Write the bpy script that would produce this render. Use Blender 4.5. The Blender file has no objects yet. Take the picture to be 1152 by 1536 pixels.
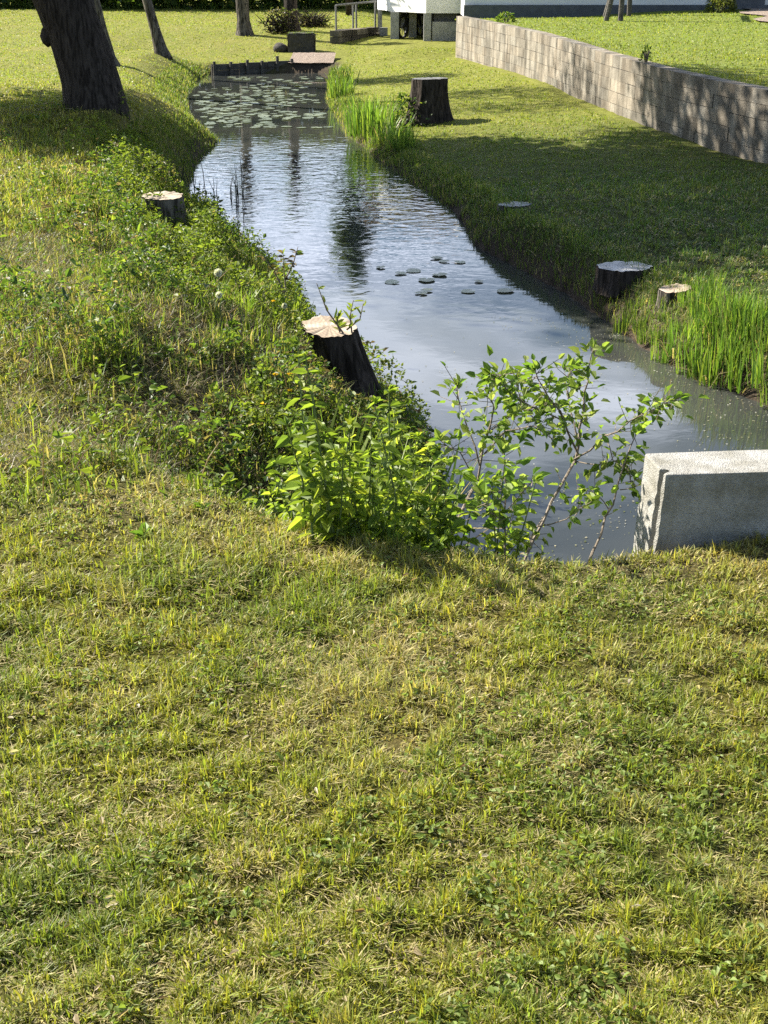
import bpy, math, random
import numpy as np
from mathutils import Vector, Matrix

rng = np.random.default_rng(7)
random.seed(7)
scene = bpy.context.scene
col = scene.collection

# ------------------------------------------------------------------ camera numbers
F, PITCH, EYE = 1900.0, math.radians(23.8), 1.6      # focal length in pixels of the 1152x1536 photo
CP, SP = math.cos(PITCH), math.sin(PITCH)
WATER = -0.95


def ray(px, py):
    u, v = (px - 576) / F, (768 - py) / F
    return u, CP + v * SP, -SP + v * CP


def at_z(px, py, z):
    dx, dy, dz = ray(px, py)
    t = (z - EYE) / dz
    return Vector((dx * t, dy * t, z))


def at_y(px, py, Y):
    dx, dy, dz = ray(px, py)
    t = Y / dy
    return Vector((dx * t, Y, EYE + dz * t))


# ------------------------------------------------------------------ tagging
def tag(o, label=None, cat=None, group=None, kind=None):
    if label: o['label'] = label
    if cat: o['category'] = cat
    if group: o['group'] = group
    if kind: o['kind'] = kind
    return o


def empty(name, loc, label=None, cat=None, group=None, rz=0.0):
    o = bpy.data.objects.new(name, None)
    col.objects.link(o)
    o.location = loc
    o.rotation_euler = (0, 0, rz)
    o.empty_display_size = 0.1
    return tag(o, label, cat, group)


def copy_tree(o, loc, rz=0.0, s=1.0, label=None):
    r = o.copy(); col.objects.link(r)
    r.location = loc; r.rotation_euler = (0, 0, rz); r.scale = (s, s, s)
    if label: r['label'] = label
    for ch in list(o.children):
        c = ch.copy(); col.objects.link(c); c.parent = r
        for g in list(ch.children):
            d = g.copy(); col.objects.link(d); d.parent = c
    return r


# ------------------------------------------------------------------ mesh building
class MB:
    """collects vertices, faces and a colour per vertex; build() links ONE mesh object"""
    def __init__(self):
        self.v, self.c, self.q, self.t, self.n = [], [], [], [], 0

    def add(self, verts, quads=None, tris=None, color=(1, 1, 1)):
        verts = np.asarray(verts, dtype=np.float32).reshape(-1, 3)
        c = np.asarray(color, dtype=np.float32)
        if c.ndim == 1: c = np.tile(c, (len(verts), 1))
        self.v.append(verts); self.c.append(c)
        if quads is not None and len(quads): self.q.append(np.asarray(quads, dtype=np.int32).reshape(-1, 4) + self.n)
        if tris is not None and len(tris): self.t.append(np.asarray(tris, dtype=np.int32).reshape(-1, 3) + self.n)
        self.n += len(verts)
        return self

    def box(self, x0, x1, y0, y1, z0, z1, color=(1, 1, 1), M=None):
        p = [(x, y, z) for z in (z0, z1) for y in (y0, y1) for x in (x0, x1)]
        if M is not None: p = [tuple(M @ Vector(a)) for a in p]
        return self.add(p, [(0, 2, 3, 1), (4, 5, 7, 6), (0, 1, 5, 4), (2, 6, 7, 3), (0, 4, 6, 2), (1, 3, 7, 5)], None, color)

    def tube(self, pts, radii, n=8, color=(1, 1, 1), caps=True, wob=0.0):
        pts = [Vector(p) for p in pts]
        vs, qs, ts = [], [], []
        up = Vector((0.13, 0.97, 0.2))
        for i, p in enumerate(pts):
            d = (pts[min(i + 1, len(pts) - 1)] - pts[max(i - 1, 0)]).normalized()
            a = d.cross(up)
            if a.length < 1e-3: a = d.cross(Vector((1, 0, 0)))
            a.normalize(); b = d.cross(a)
            for k in range(n):
                th = 2 * math.pi * k / n
                r = radii[i] * (1 + (random.uniform(-wob, wob) if wob else 0))
                vs.append(p + a * (r * math.cos(th)) + b * (r * math.sin(th)))
        for i in range(len(pts) - 1):
            for k in range(n):
                k2 = (k + 1) % n
                qs.append((i * n + k, i * n + k2, (i + 1) * n + k2, (i + 1) * n + k))
        if caps:
            o = len(vs); vs += [pts[0], pts[-1]]
            m = (len(pts) - 1) * n
            for k in range(n):
                k2 = (k + 1) % n
                ts += [(o, k2, k), (o + 1, m + k, m + k2)]
        return self.add([tuple(v) for v in vs], qs, ts, color)

    def build(self, name, mat, parent=None, smooth=False, loc=None):
        V = np.concatenate(self.v) if self.v else np.zeros((0, 3), np.float32)
        C = np.concatenate(self.c)
        Q = np.concatenate(self.q) if self.q else np.zeros((0, 4), np.int32)
        T = np.concatenate(self.t) if self.t else np.zeros((0, 3), np.int32)
        me = bpy.data.meshes.new(name)
        me.vertices.add(len(V)); me.vertices.foreach_set('co', V.ravel())
        nl = Q.size + T.size
        me.loops.add(nl)
        me.loops.foreach_set('vertex_index', np.concatenate([Q.ravel(), T.ravel()]).astype(np.int32))
        me.polygons.add(len(Q) + len(T))
        st = np.concatenate([np.arange(len(Q)) * 4, Q.size + np.arange(len(T)) * 3]).astype(np.int32)
        me.polygons.foreach_set('loop_start', st)
        me.polygons.foreach_set('use_smooth', np.full(len(Q) + len(T), bool(smooth)))
        me.update(calc_edges=True)
        a = me.color_attributes.new('Col', 'FLOAT_COLOR', 'POINT')
        a.data.foreach_set('color', np.concatenate([C, np.ones((len(C), 1), np.float32)], 1).ravel())
        me.materials.append(mat)
        o = bpy.data.objects.new(name, me); col.objects.link(o)
        if parent is not None: o.parent = parent
        if loc is not None: o.location = loc
        return o


def blades(mb, P, h, w, ang, lean, color, tipc=1.15):
    """P (N,3) feet; h, w sizes; ang heading of the lean; lean 0..1.6 (tip displacement / height)"""
    N = len(P)
    h, w, ang, lean = [np.broadcast_to(np.asarray(a, dtype=np.float32), (N,)) for a in (h, w, ang, lean)]
    dx, dy = np.cos(ang), np.sin(ang)
    fa = ang + np.pi / 2 + rng.uniform(-0.9, 0.9, N)
    sx, sy = np.cos(fa) * w * .5, np.sin(fa) * w * .5
    k = 1 / np.sqrt(1 + lean ** 2 * .8)
    H = h * k
    V = np.zeros((N, 5, 3), np.float32)
    mid = np.stack([P[:, 0] + dx * lean * H * .35, P[:, 1] + dy * lean * H * .35, P[:, 2] + H * .6], 1)
    tip = np.stack([P[:, 0] + dx * lean * H, P[:, 1] + dy * lean * H, P[:, 2] + H * (1 - .12 * np.minimum(lean, 1.5))], 1)
    s = np.stack([sx, sy, np.zeros(N)], 1)
    V[:, 0] = P - s; V[:, 1] = P + s; V[:, 2] = mid - s * .8; V[:, 3] = mid + s * .8; V[:, 4] = tip
    C = np.repeat(np.asarray(color, np.float32)[:, None, :], 5, 1)
    C[:, 4] *= tipc
    b = (np.arange(N) * 5)[:, None]
    mb.add(V.reshape(-1, 3), b + np.array([[0, 1, 3, 2]]), b + np.array([[2, 3, 4]]), C.reshape(-1, 3))


def leaves(mb, P, D, L, W, color, droop=0.15, fold=0.35):
    """pointed leaves folded along the midrib. P (N,3), D (N,3) direction of the length"""
    N = len(P)
    D = D / np.maximum(np.linalg.norm(D, axis=1, keepdims=True), 1e-6)
    L = np.broadcast_to(np.asarray(L, np.float32), (N,))[:, None]
    W = np.broadcast_to(np.asarray(W, np.float32), (N,))[:, None]
    R = rng.normal(size=(N, 3)) * .55 + np.array([0, 0, 1.0])
    S = np.cross(D, R); S /= np.maximum(np.linalg.norm(S, axis=1, keepdims=True), 1e-6)
    U = np.cross(S, D)
    V = np.zeros((N, 6, 3), np.float32)
    V[:, 0] = P
    V[:, 3] = P + D * L - U * L * droop * 1.6
    for i, (t, ww) in ((1, (.3, 1.0)), (2, (.68, .72))):
        c = P + D * L * t - U * L * droop * t * t
        V[:, i] = c + S * W * .5 * ww + U * W * fold * .5 * ww
        V[:, 6 - i] = c - S * W * .5 * ww + U * W * fold * .5 * ww
    C = np.repeat(np.asarray(color, np.float32)[:, None, :], 6, 1)
    b = (np.arange(N) * 6)[:, None]
    mb.add(V.reshape(-1, 3), np.concatenate([b + np.array([[0, 1, 2, 3]]), b + np.array([[0, 3, 4, 5]])]), None, C.reshape(-1, 3))


# ------------------------------------------------------------------ noise on the ground plane
def vnoise(x, y, s, seed=0):
    x = np.asarray(x, float) / s + seed * 17.31; y = np.asarray(y, float) / s + seed * 9.77
    xi, yi = np.floor(x), np.floor(y); fx, fy = x - xi, y - yi
    fx = fx * fx * (3 - 2 * fx); fy = fy * fy * (3 - 2 * fy)

    def hsh(a, b):
        n = np.sin(a * 127.1 + b * 311.7 + seed * 74.7) * 43758.5453
        return n - np.floor(n)
    return (hsh(xi, yi) * (1 - fx) + hsh(xi + 1, yi) * fx) * (1 - fy) + (hsh(xi, yi + 1) * (1 - fx) + hsh(xi + 1, yi + 1) * fx) * fy


def fbm(x, y, s, seed=0, n=3):
    return sum(vnoise(x, y, s / 2 ** i, seed + i) * .5 ** i for i in range(n)) / sum(.5 ** i for i in range(n))


def sstep(a, b, x):
    t = np.clip((np.asarray(x, float) - a) / (b - a), 0, 1)
    return t * t * (3 - 2 * t)


# ------------------------------------------------------------------ terrain
LEFT = [(0.02, 3.95), (-0.02, 4.4), (0.12, 5.0), (0.30, 5.6), (0.33, 6.1), (0.20, 7.0), (-0.15, 8.0), (-0.60, 9.6), (-1.12, 11.5),
        (-1.68, 12.7), (-2.0, 13.4), (-2.35, 15.4), (-2.5, 17.4), (-2.45, 19.4), (-2.95, 20.6), (-3.4, 23.0), (-3.9, 26), (-4.1, 29.2), (-4.0, 30.9)]
RIGHT = [(-1.25, 31.3), (-1.22, 30.1), (-1.09, 25.2), (-0.58, 20.3), (-0.02, 17.25), (0.78, 13.8), (0.86, 12.1), (1.5, 10.2),
         (1.71, 9.2), (1.92, 8.3), (2.36, 7.4), (2.8, 6.4), (3.2, 5.0), (3.6, 4.5)]
NEAR = [(3.0, 4.25), (2.0, 4.1), (1.1, 3.92), (0.5, 3.78), (0.2, 3.8)]
POLY = np.array(LEFT + RIGHT + NEAR)
_ly = np.array([p[1] for p in LEFT]); _lx = np.array([p[0] for p in LEFT])
_ry = np.array([p[1] for p in RIGHT])[::-1]; _rx = np.array([p[0] for p in RIGHT])[::-1]
WALLP = [(6.3, 7.0), (5.6, 9.5), (5.0, 12.0), (4.42, 14.4), (4.1, 15.5), (3.69, 17.15), (3.24, 19.8), (2.7, 24.1), (2.2, 27.2), (1.62, 30.4)]
_wy = np.array([p[1] for p in WALLP]); _wx = np.array([p[0] for p in WALLP])


def poly_dist(x, y):
    """signed distance to the water's edge, negative on the water"""
    x = np.asarray(x, float).ravel(); y = np.asarray(y, float).ravel()
    d = np.full(x.shape, 1e9); ins = np.zeros(x.shape, bool)
    A, B = POLY, np.roll(POLY, -1, axis=0)
    for (ax, ay), (bx, by) in zip(A, B):
        ex, ey = bx - ax, by - ay
        t = np.clip(((x - ax) * ex + (y - ay) * ey) / (ex * ex + ey * ey), 0, 1)
        d = np.minimum(d, (x - ax - t * ex) ** 2 + (y - ay - t * ey) ** 2)
        with np.errstate(divide='ignore', invalid='ignore'):
            c = ((ay > y) != (by > y)) & (x < (bx - ax) * (y - ay) / (by - ay + 1e-12) + ax)
        ins ^= c
    d = np.sqrt(d)
    return np.where(ins, -d, d)


def wallx(y):
    return np.interp(y, _wy, _wx)


def upper_z(x, y):
    return .28 - .12 * (1 - sstep(14, 25, y)) + .06 * sstep(4, 9, x) - .16 * sstep(29, 33, y) * (1 - sstep(3, 7, x)) + .03 * fbm(x, y, 2.0, 61)


def terrain(x, y):
    shp = np.shape(x)
    x = np.asarray(x, float).ravel(); y = np.asarray(y, float).ravel()
    d = poly_dist(x, y)
    dn = d + (fbm(x, y, .5, 11) - .5) * .16 * sstep(-.3, .3, d)
    # which bank
    right = (x > np.interp(y, _ry, _rx)) & (y > 4.4)
    far = sstep(30.6, 31.4, y)
    # left / near plateau
    zp = 0.0 - .10 * sstep(5, 9, y) - .32 * sstep(17, 26, y) + .12 * sstep(33, 48, y)
    zp = zp + .20 * np.exp(-(((x + 3.1) / 1.5) ** 2 + ((y - 14.9) / 1.6) ** 2))
    zp = zp - .10 * np.exp(-(((x + 1.2) / .5) ** 2 + ((y - 5.0) / .9) ** 2))
    zp = zp + (fbm(x, y, 1.6, 21) - .5) * .09 * sstep(3.4, 7, y) + (fbm(x, y, .8, 23) - .5) * .025
    w = .5 + .95 * sstep(3.5, 4.8, y) - .35 * sstep(9, 13, y) - .32 * np.exp(-((y - 15.2) / 1.6) ** 2)
    t = np.clip(dn / w, 0, 1)
    zl = WATER + (zp - WATER) * (1 - (1 - t) ** 1.35)
    # right
    zr_p = -.48 - .10 * (1 - sstep(14, 24, y)) * sstep(.6, 3.8, dn) + (fbm(x, y, 1.4, 31) - .5) * .07
    zr_p = zr_p + .48 * (1 - sstep(3.7, 6.2, y))
    eb = .27 - .15 * sstep(12, 16, y)
    zr = WATER + eb * np.clip(dn / .28, 0, 1) ** .8 + (zr_p - WATER - eb) * np.clip(dn / (1.9 + 1.7 * sstep(10.5, 14.5, y)), 0, 1) ** (.8 + .15 * sstep(10.5, 14.5, y))
    k = sstep(3.9, 5.2, y) * ((x > 1.0) | (y > 8))
    zr = zl * (1 - k) + zr * k
    z = np.where(right, zr, zl)
    # far end behind the timber edging
    zf = -.74 + .42 * sstep(31.5, 40, y) - .0 * x
    z = z * (1 - far) + (sstep(-1.0, .8, x) * -.48 + (1 - sstep(-1.0, .8, x)) * np.maximum(zf, zl * sstep(-5.5, -8, x) + zf * (1 - sstep(-5.5, -8, x)))) * far
    # bed
    z = np.where(d < 0, WATER - np.minimum(.5, -d * .8) - .02, z)
    # lumps in the turf
    z = z + np.where(d > .15, (fbm(x, y, .22, 41) - .5) * .035, 0)
    return z.reshape(shp)


def ground(x, y):
    z = terrain(x, y)
    x = np.asarray(x, float); y = np.asarray(y, float)
    up = (x > wallx(y) + .05) & (y > 7) & (y < 33)
    return np.where(up, upper_z(x, y), z)


def on_ground(px, py, lo=1.2, hi=60):
    """first point of the ground seen at that pixel of the photograph"""
    dx, dy, dz = ray(px, py)
    Y = np.linspace(lo, hi, 6000); t = Y / dy
    X, Z = dx * t, EYE + dz * t
    g = ground(X, Y)
    i = int(np.argmax(Z <= g))
    return Vector((float(X[i]), float(Y[i]), float(g[i])))


# ------------------------------------------------------------------ materials
def new_mat(name):
    m = bpy.data.materials.new(name); m.use_nodes = True
    nt = m.node_tree; nt.nodes.clear()
    return m, nt, nt.nodes.new('ShaderNodeOutputMaterial')


def N(nt, typ, **kw):
    n = nt.nodes.new(typ)
    for k, v in kw.items():
        if k.startswith('i_'):
            key = k[2:]
            n.inputs[int(key) if key.isdigit() else key.replace('_', ' ')].default_value = v
        else:
            setattr(n, k, v)
    return n


def ramp(nt, stops):
    r = nt.nodes.new('ShaderNodeValToRGB')
    e = r.color_ramp.elements
    while len(e) < len(stops): e.new(.5)
    for el, (p, c) in zip(e, stops):
        el.position = p; el.color = (*c, 1) if len(c) == 3 else c
    return r


def foliage_mat(name, trans=.4, rough=.5, spec=.35, gain=1.0):
    m, nt, out = new_mat(name)
    a = N(nt, 'ShaderNodeVertexColor', layer_name='Col')
    oi = N(nt, 'ShaderNodeObjectInfo')
    hv = N(nt, 'ShaderNodeHueSaturation')
    mr = N(nt, 'ShaderNodeMapRange', i_3=.8, i_4=1.2)
    nt.links.new(oi.outputs['Random'], mr.inputs[0]); nt.links.new(mr.outputs[0], hv.inputs['Value'])
    nt.links.new(a.outputs['Color'], hv.inputs['Color'])
    p = N(nt, 'ShaderNodeBsdfPrincipled', i_Roughness=rough)
    p.inputs['Specular IOR Level'].default_value = spec
    tb = N(nt, 'ShaderNodeBsdfTranslucent')
    mul = N(nt, 'ShaderNodeMix', data_type='RGBA', blend_type='MULTIPLY'); mul.inputs[0].default_value = 1
    mul.inputs[7].default_value = (1.27 * gain, 1.28 * gain, .66 * gain, 1)
    nt.links.new(hv.outputs[0], p.inputs['Base Color']); nt.links.new(hv.outputs[0], mul.inputs[6])
    nt.links.new(mul.outputs[2], tb.inputs['Color'])
    mx = N(nt, 'ShaderNodeMixShader', i_0=trans)
    nt.links.new(p.outputs[0], mx.inputs[1]); nt.links.new(tb.outputs[0], mx.inputs[2])
    nt.links.new(mx.outputs[0], out.inputs[0])
    return m


def solid_mat(name, c1, c2, scale=8.0, rough=.85, bump=.3, bscale=40.0, spec=.3, attr=False, detail=6.0, stretch=None, dark=None, stain=None):
    """noise between two colours (times the vertex colour when attr) with a fine bump"""
    m, nt, out = new_mat(name)
    tc = N(nt, 'ShaderNodeTexCoord')
    vec = tc.outputs['Object']
    if stretch:
        mp = N(nt, 'ShaderNodeMapping'); mp.inputs['Scale'].default_value = stretch
        nt.links.new(vec, mp.inputs[0]); vec = mp.outputs[0]
    no = N(nt, 'ShaderNodeTexNoise', i_Scale=scale, i_Detail=detail, i_Roughness=.65)
    nt.links.new(vec, no.inputs['Vector'])
    r = ramp(nt, [(.3, c1), (.7, c2)])
    nt.links.new(no.outputs[0], r.inputs[0])
    c = r.outputs[0]
    if dark:
        n3 = N(nt, 'ShaderNodeTexNoise', i_Scale=dark[0], i_Detail=3.0); v3 = vec
        if len(dark) > 3:
            mp3 = N(nt, 'ShaderNodeMapping'); mp3.inputs['Scale'].default_value = dark[3]; nt.links.new(vec, mp3.inputs[0]); v3 = mp3.outputs[0]
        nt.links.new(v3, n3.inputs['Vector'])
        r3 = ramp(nt, [(dark[1], (dark[2],) * 3), (dark[1] + (.08 if len(dark) < 4 else .2), (1, 1, 1))]); nt.links.new(n3.outputs[0], r3.inputs[0])
        mm = N(nt, 'ShaderNodeMix', data_type='RGBA', blend_type='MULTIPLY'); mm.inputs[0].default_value = 1
        nt.links.new(c, mm.inputs[6]); nt.links.new(r3.outputs[0], mm.inputs[7]); c = mm.outputs[2]
    if stain:
        n4 = N(nt, 'ShaderNodeTexNoise', i_Scale=stain[0], i_Detail=7.0, i_Roughness=.7); nt.links.new(vec, n4.inputs['Vector'])
        r4 = ramp(nt, [(stain[1], stain[2]), (stain[1] + .22, (1, 1, 1))]); nt.links.new(n4.outputs[0], r4.inputs[0])
        mm = N(nt, 'ShaderNodeMix', data_type='RGBA', blend_type='MULTIPLY'); mm.inputs[0].default_value = 1
        nt.links.new(c, mm.inputs[6]); nt.links.new(r4.outputs[0], mm.inputs[7]); c = mm.outputs[2]
    if attr:
        a = N(nt, 'ShaderNodeVertexColor', layer_name='Col')
        mm = N(nt, 'ShaderNodeMix', data_type='RGBA', blend_type='MULTIPLY'); mm.inputs[0].default_value = 1
        nt.links.new(c, mm.inputs[6]); nt.links.new(a.outputs[0], mm.inputs[7]); c = mm.outputs[2]
    p = N(nt, 'ShaderNodeBsdfPrincipled', i_Roughness=rough)
    p.inputs['Specular IOR Level'].default_value = spec
    nt.links.new(c, p.inputs['Base Color'])
    n2 = N(nt, 'ShaderNodeTexNoise', i_Scale=bscale, i_Detail=5.0); nt.links.new(vec, n2.inputs['Vector'])
    b = N(nt, 'ShaderNodeBump', i_Strength=bump, i_Distance=.02 if not stretch else .05); nt.links.new(n2.outputs[0], b.inputs['Height'])
    nt.links.new(b.outputs[0], p.inputs['Normal'])
    nt.links.new(p.outputs[0], out.inputs[0])
    return m


M_grass = foliage_mat('grass_blades', .48, .5, .35)
M_leaf = foliage_mat('leaf', .52, .48, .32, 1.15)
M_ground = solid_mat('turf_soil', (.55, .55, .55), (1.3, 1.3, 1.3), 9.0, .95, .7, 60.0, .1, attr=True)
M_bark = solid_mat('bark', (.022, .018, .015), (.075, .062, .054), 20.0, .95, 1.0, 30.0, .1, stretch=(1, 1, .2), dark=(34.0, .42, .5))
M_bark_grey = solid_mat('grey_bark', (.045, .04, .033), (.18, .16, .135), 16.0, .95, 1.0, 24.0, .12, stretch=(1, 1, .2), dark=(30.0, .42, .4))
M_concrete = solid_mat('speckled_concrete', (.29, .285, .27), (.40, .395, .375), 60.0, .9, .5, 220.0, .2, dark=(190.0, .36, .72), stain=(5.5, .36, (.62, .60, .53)))
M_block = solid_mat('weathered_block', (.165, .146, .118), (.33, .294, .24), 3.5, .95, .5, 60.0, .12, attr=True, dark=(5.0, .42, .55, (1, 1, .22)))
M_mortar = solid_mat('mortar', (.13, .12, .105), (.22, .2, .18), 20.0, .95, .4)
M_render = solid_mat('white_render', (.74, .73, .70), (.82, .81, .79), 3.0, .9, .1, 120.0, .2)
M_plinth = solid_mat('dark_plinth', (.075, .08, .09), (.12, .125, .135), 6.0, .9, .3)
M_greyblock = solid_mat('grey_block', (.26, .26, .25), (.38, .38, .37), 7.0, .9, .3)
M_wood_grey = solid_mat('weathered_timber', (.05, .047, .042), (.13, .12, .105), 10.0, .9, .6, 40.0, .2, stretch=(.2, 1, 1))
M_gravel = solid_mat('pink_gravel', (.18, .14, .115), (.34, .275, .225), 90.0, .95, .9, 140.0, .15)
M_metal = solid_mat('grey_metal', (.12, .12, .12), (.2, .2, .2), 20.0, .5, .1, 80.0, .5)
M_darkstone = solid_mat('dark_masonry', (.035, .033, .03), (.10, .09, .08), 16.0, .95, .9, 30.0, .15)
M_black = solid_mat('black_rubber', (.012, .012, .013), (.03, .03, .032), 20.0, .6, .2, 60.0, .4)
M_stem = solid_mat('stem_bark', (.10, .08, .06), (.24, .20, .155), 40.0, .8, .4, 90.0, .2)
M_green_stem = solid_mat('green_stem', (.07, .11, .03), (.14, .18, .06), 40.0, .7, .2, 90.0, .3)
M_fluff = foliage_mat('seed_fluff', .4, .9, .1, .8)
M_petal = foliage_mat('petal', .3, .6, .3)
M_pad = foliage_mat('lily_pad_surface', .15, .42, .4)
M_tile = solid_mat('roof_tile', (.18, .13, .105), (.30, .22, .18), 9.0, .85, .5)
M_glass = solid_mat('dark_pane', (.02, .025, .03), (.03, .035, .04), 4.0, .08, .0, 10.0, .6)


def wood_top_mat(name, c1, c2, c3):
    m, nt, out = new_mat(name)
    tc = N(nt, 'ShaderNodeTexCoord')
    wv = N(nt, 'ShaderNodeTexWave', wave_type='RINGS', rings_direction='Z', i_Scale=14.0, i_Distortion=3.5, i_Detail=3.0)
    nt.links.new(tc.outputs['Object'], wv.inputs['Vector'])
    no = N(nt, 'ShaderNodeTexNoise', i_Scale=9.0, i_Detail=6.0); nt.links.new(tc.outputs['Object'], no.inputs['Vector'])
    r1 = ramp(nt, [(.0, c1), (.8, c2)]); nt.links.new(wv.outputs[0], r1.inputs[0])
    r2 = ramp(nt, [(.42, c3), (.6, (1, 1, 1))]); nt.links.new(no.outputs[0], r2.inputs[0])
    mm = N(nt, 'ShaderNodeMix', data_type='RGBA', blend_type='MULTIPLY'); mm.inputs[0].default_value = .8
    nt.links.new(r1.outputs[0], mm.inputs[6]); nt.links.new(r2.outputs[0], mm.inputs[7])
    p = N(nt, 'ShaderNodeBsdfPrincipled', i_Roughness=.85); p.inputs['Specular IOR Level'].default_value = .25
    nt.links.new(mm.outputs[2], p.inputs['Base Color'])
    b = N(nt, 'ShaderNodeBump', i_Strength=.5, i_Distance=.01); nt.links.new(no.outputs[0], b.inputs['Height'])
    nt.links.new(b.outputs[0], p.inputs['Normal']); nt.links.new(p.outputs[0], out.inputs[0])
    return m


M_top_pale = wood_top_mat('pale_cut_wood', (.40, .33, .26), (.48, .41, .33), (.55, .5, .44))
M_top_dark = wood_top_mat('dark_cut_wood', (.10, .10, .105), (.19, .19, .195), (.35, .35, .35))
M_top_grey = wood_top_mat('grey_cut_wood', (.36, .35, .34), (.55, .54, .52), (.55, .55, .55))


def water_mat():
    m, nt, out = new_mat('pond_water')
    tc = N(nt, 'ShaderNodeTexCoord')
    sep = N(nt, 'ShaderNodeSeparateXYZ'); nt.links.new(tc.outputs['Object'], sep.inputs[0])
    # ripples: stronger up the channel, calm at the near basin and in the lilies
    mp = N(nt, 'ShaderNodeMapping'); mp.inputs['Scale'].default_value = (1.0, 1.35, 1)
    nt.links.new(tc.outputs['Object'], mp.inputs[0])
    n1 = N(nt, 'ShaderNodeTexNoise', i_Scale=5.0, i_Detail=2.5, i_Roughness=.5, i_Distortion=.4); nt.links.new(mp.outputs[0], n1.inputs['Vector'])
    n0 = N(nt, 'ShaderNodeTexNoise', i_Scale=.45, i_Detail=2.0); nt.links.new(tc.outputs['Object'], n0.inputs['Vector'])
    mA = N(nt, 'ShaderNodeMapRange', i_1=9.0, i_2=13.0, i_3=.06, i_4=1.0); nt.links.new(sep.outputs[1], mA.inputs[0])
    mB = N(nt, 'ShaderNodeMapRange', i_1=17.5, i_2=20.5, i_3=1.0, i_4=.05); nt.links.new(sep.outputs[1], mB.inputs[0])
    mC = N(nt, 'ShaderNodeMapRange', i_1=.35, i_2=.6, i_3=.45, i_4=1.1); nt.links.new(n0.outputs[0], mC.inputs[0])
    k1 = N(nt, 'ShaderNodeMath', operation='MULTIPLY'); nt.links.new(mA.outputs[0], k1.inputs[0]); nt.links.new(mB.outputs[0], k1.inputs[1])
    k2 = N(nt, 'ShaderNodeMath', operation='MULTIPLY'); nt.links.new(k1.outputs[0], k2.inputs[0]); nt.links.new(mC.outputs[0], k2.inputs[1])
    k3 = N(nt, 'ShaderNodeMath', operation='MULTIPLY', i_1=.17); nt.links.new(k2.outputs[0], k3.inputs[0])
    b = N(nt, 'ShaderNodeBump', i_Distance=.05); nt.links.new(k3.outputs[0], b.inputs['Strength']); nt.links.new(n1.outputs[0], b.inputs['Height'])
    # murk, browner along the right bank
    n2 = N(nt, 'ShaderNodeTexNoise', i_Scale=.8, i_Detail=4.0); nt.links.new(tc.outputs['Object'], n2.inputs['Vector'])
    r = ramp(nt, [(.35, (.022, .026, .026)), (.7, (.05, .052, .045))]); nt.links.new(n2.outputs[0], r.inputs[0])
    p = N(nt, 'ShaderNodeBsdfPrincipled', i_Roughness=.03, i_IOR=1.45)
    p.inputs['Specular IOR Level'].default_value = .6
    nt.links.new(r.outputs[0], p.inputs['Base Color']); nt.links.new(b.outputs[0], p.inputs['Normal'])
    nt.links.new(p.outputs[0], out.inputs[0])
    return m


M_water = water_mat()

# ------------------------------------------------------------------ ground sheet
def axis(lo, mid0, mid1, hi, step, g):
    a = list(np.arange(mid0, mid1, step))
    s, v = step, mid1
    while v < hi: a.append(v); s *= g; v += s
    a.append(hi)
    s, v, b = step, mid0, []
    while v > lo: s *= g; v -= s; b.append(max(v, lo))
    return np.array(b[::-1] + a)


SOIL = np.array([.055, .042, .03])
def turf_color(x, y, z):
    """colour of the turf seen from above (what the blades and the thatch below them have), shade tint on the right bank included"""
    dry = sstep(.42, .75, fbm(x, y, .55, 3)) * .4 + sstep(.5, .78, fbm(x, y, .16, 5)) * .5
    crest = np.exp(-((y - 3.3 - .25 * np.abs(x - .4)) / .22) ** 2) * (x > -1.0) * (x < 2)
    dry = np.clip(dry * .8 + .35 * crest, 0, 1)
    g = np.array([.24, .265, .042]); dk = np.array([.17, .218, .038]); st = np.array([.40, .355, .15])
    lush = sstep(.45, .7, fbm(x, y, .4, 8))
    c = g[None] * (1 - lush[:, None]) + dk[None] * lush[:, None]
    bank_shade = (((y > 7) & (x > np.interp(y, _ry, _rx)) & (x < wallx(y))) * sstep(7, 9, y) * (1 - sstep(17, 22, y)))[:, None]
    c = c * (1 - bank_shade) + np.array([.105, .175, .045])[None] * bank_shade  # right bank turf tinted dark green, its shade put into the colour
    far = sstep(10, 24, y)[:, None]
    c = c * (1 - far) + np.array([.215, .27, .05])[None] * far
    dry = dry * (1 - .55 * far[:, 0]) * (1 - .6 * ((y > 7) & (x > np.interp(y, _ry, _rx))) * sstep(7, 9, y))
    return c * (1 - dry[:, None]) + st[None] * dry[:, None]


xs = axis(-260, -5.2, 6.2, 260, .075, 1.07)
ys = axis(-40, 1.0, 13, 420, .06, 1.022)
GX, GY = np.meshgrid(xs, ys)
GZ = terrain(GX, GY)
gx, gy, gz = GX.ravel(), GY.ravel(), GZ.ravel()
gd = poly_dist(gx, gy)
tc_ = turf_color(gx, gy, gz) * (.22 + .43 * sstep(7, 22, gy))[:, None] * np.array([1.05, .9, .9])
sw = np.where((gx < np.interp(gy, _ly, _lx)) & (gy > 3.6) & (gy < 14), np.interp(gy, [3.7, 5, 6, 8.5, 10, 14], [.9, 1.4, 1.8, 1.9, 1.4, .75]), np.where(gy > 6, .3, .75))
soil = 1 - sstep(.4, 1.0, gd / sw + .25 * (fbm(gx, gy, .4, 13) - .5))
tc_ = tc_ * (1 - soil[:, None]) + SOIL[None] * soil[:, None]
nx, ny = len(xs), len(ys)
ii = (np.arange(ny - 1)[:, None] * nx + np.arange(nx - 1)[None]).ravel()
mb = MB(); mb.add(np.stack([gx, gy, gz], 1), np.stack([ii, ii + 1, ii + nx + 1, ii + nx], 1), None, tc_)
tag(mb.build('ground', M_ground, smooth=True), kind='structure')

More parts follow.
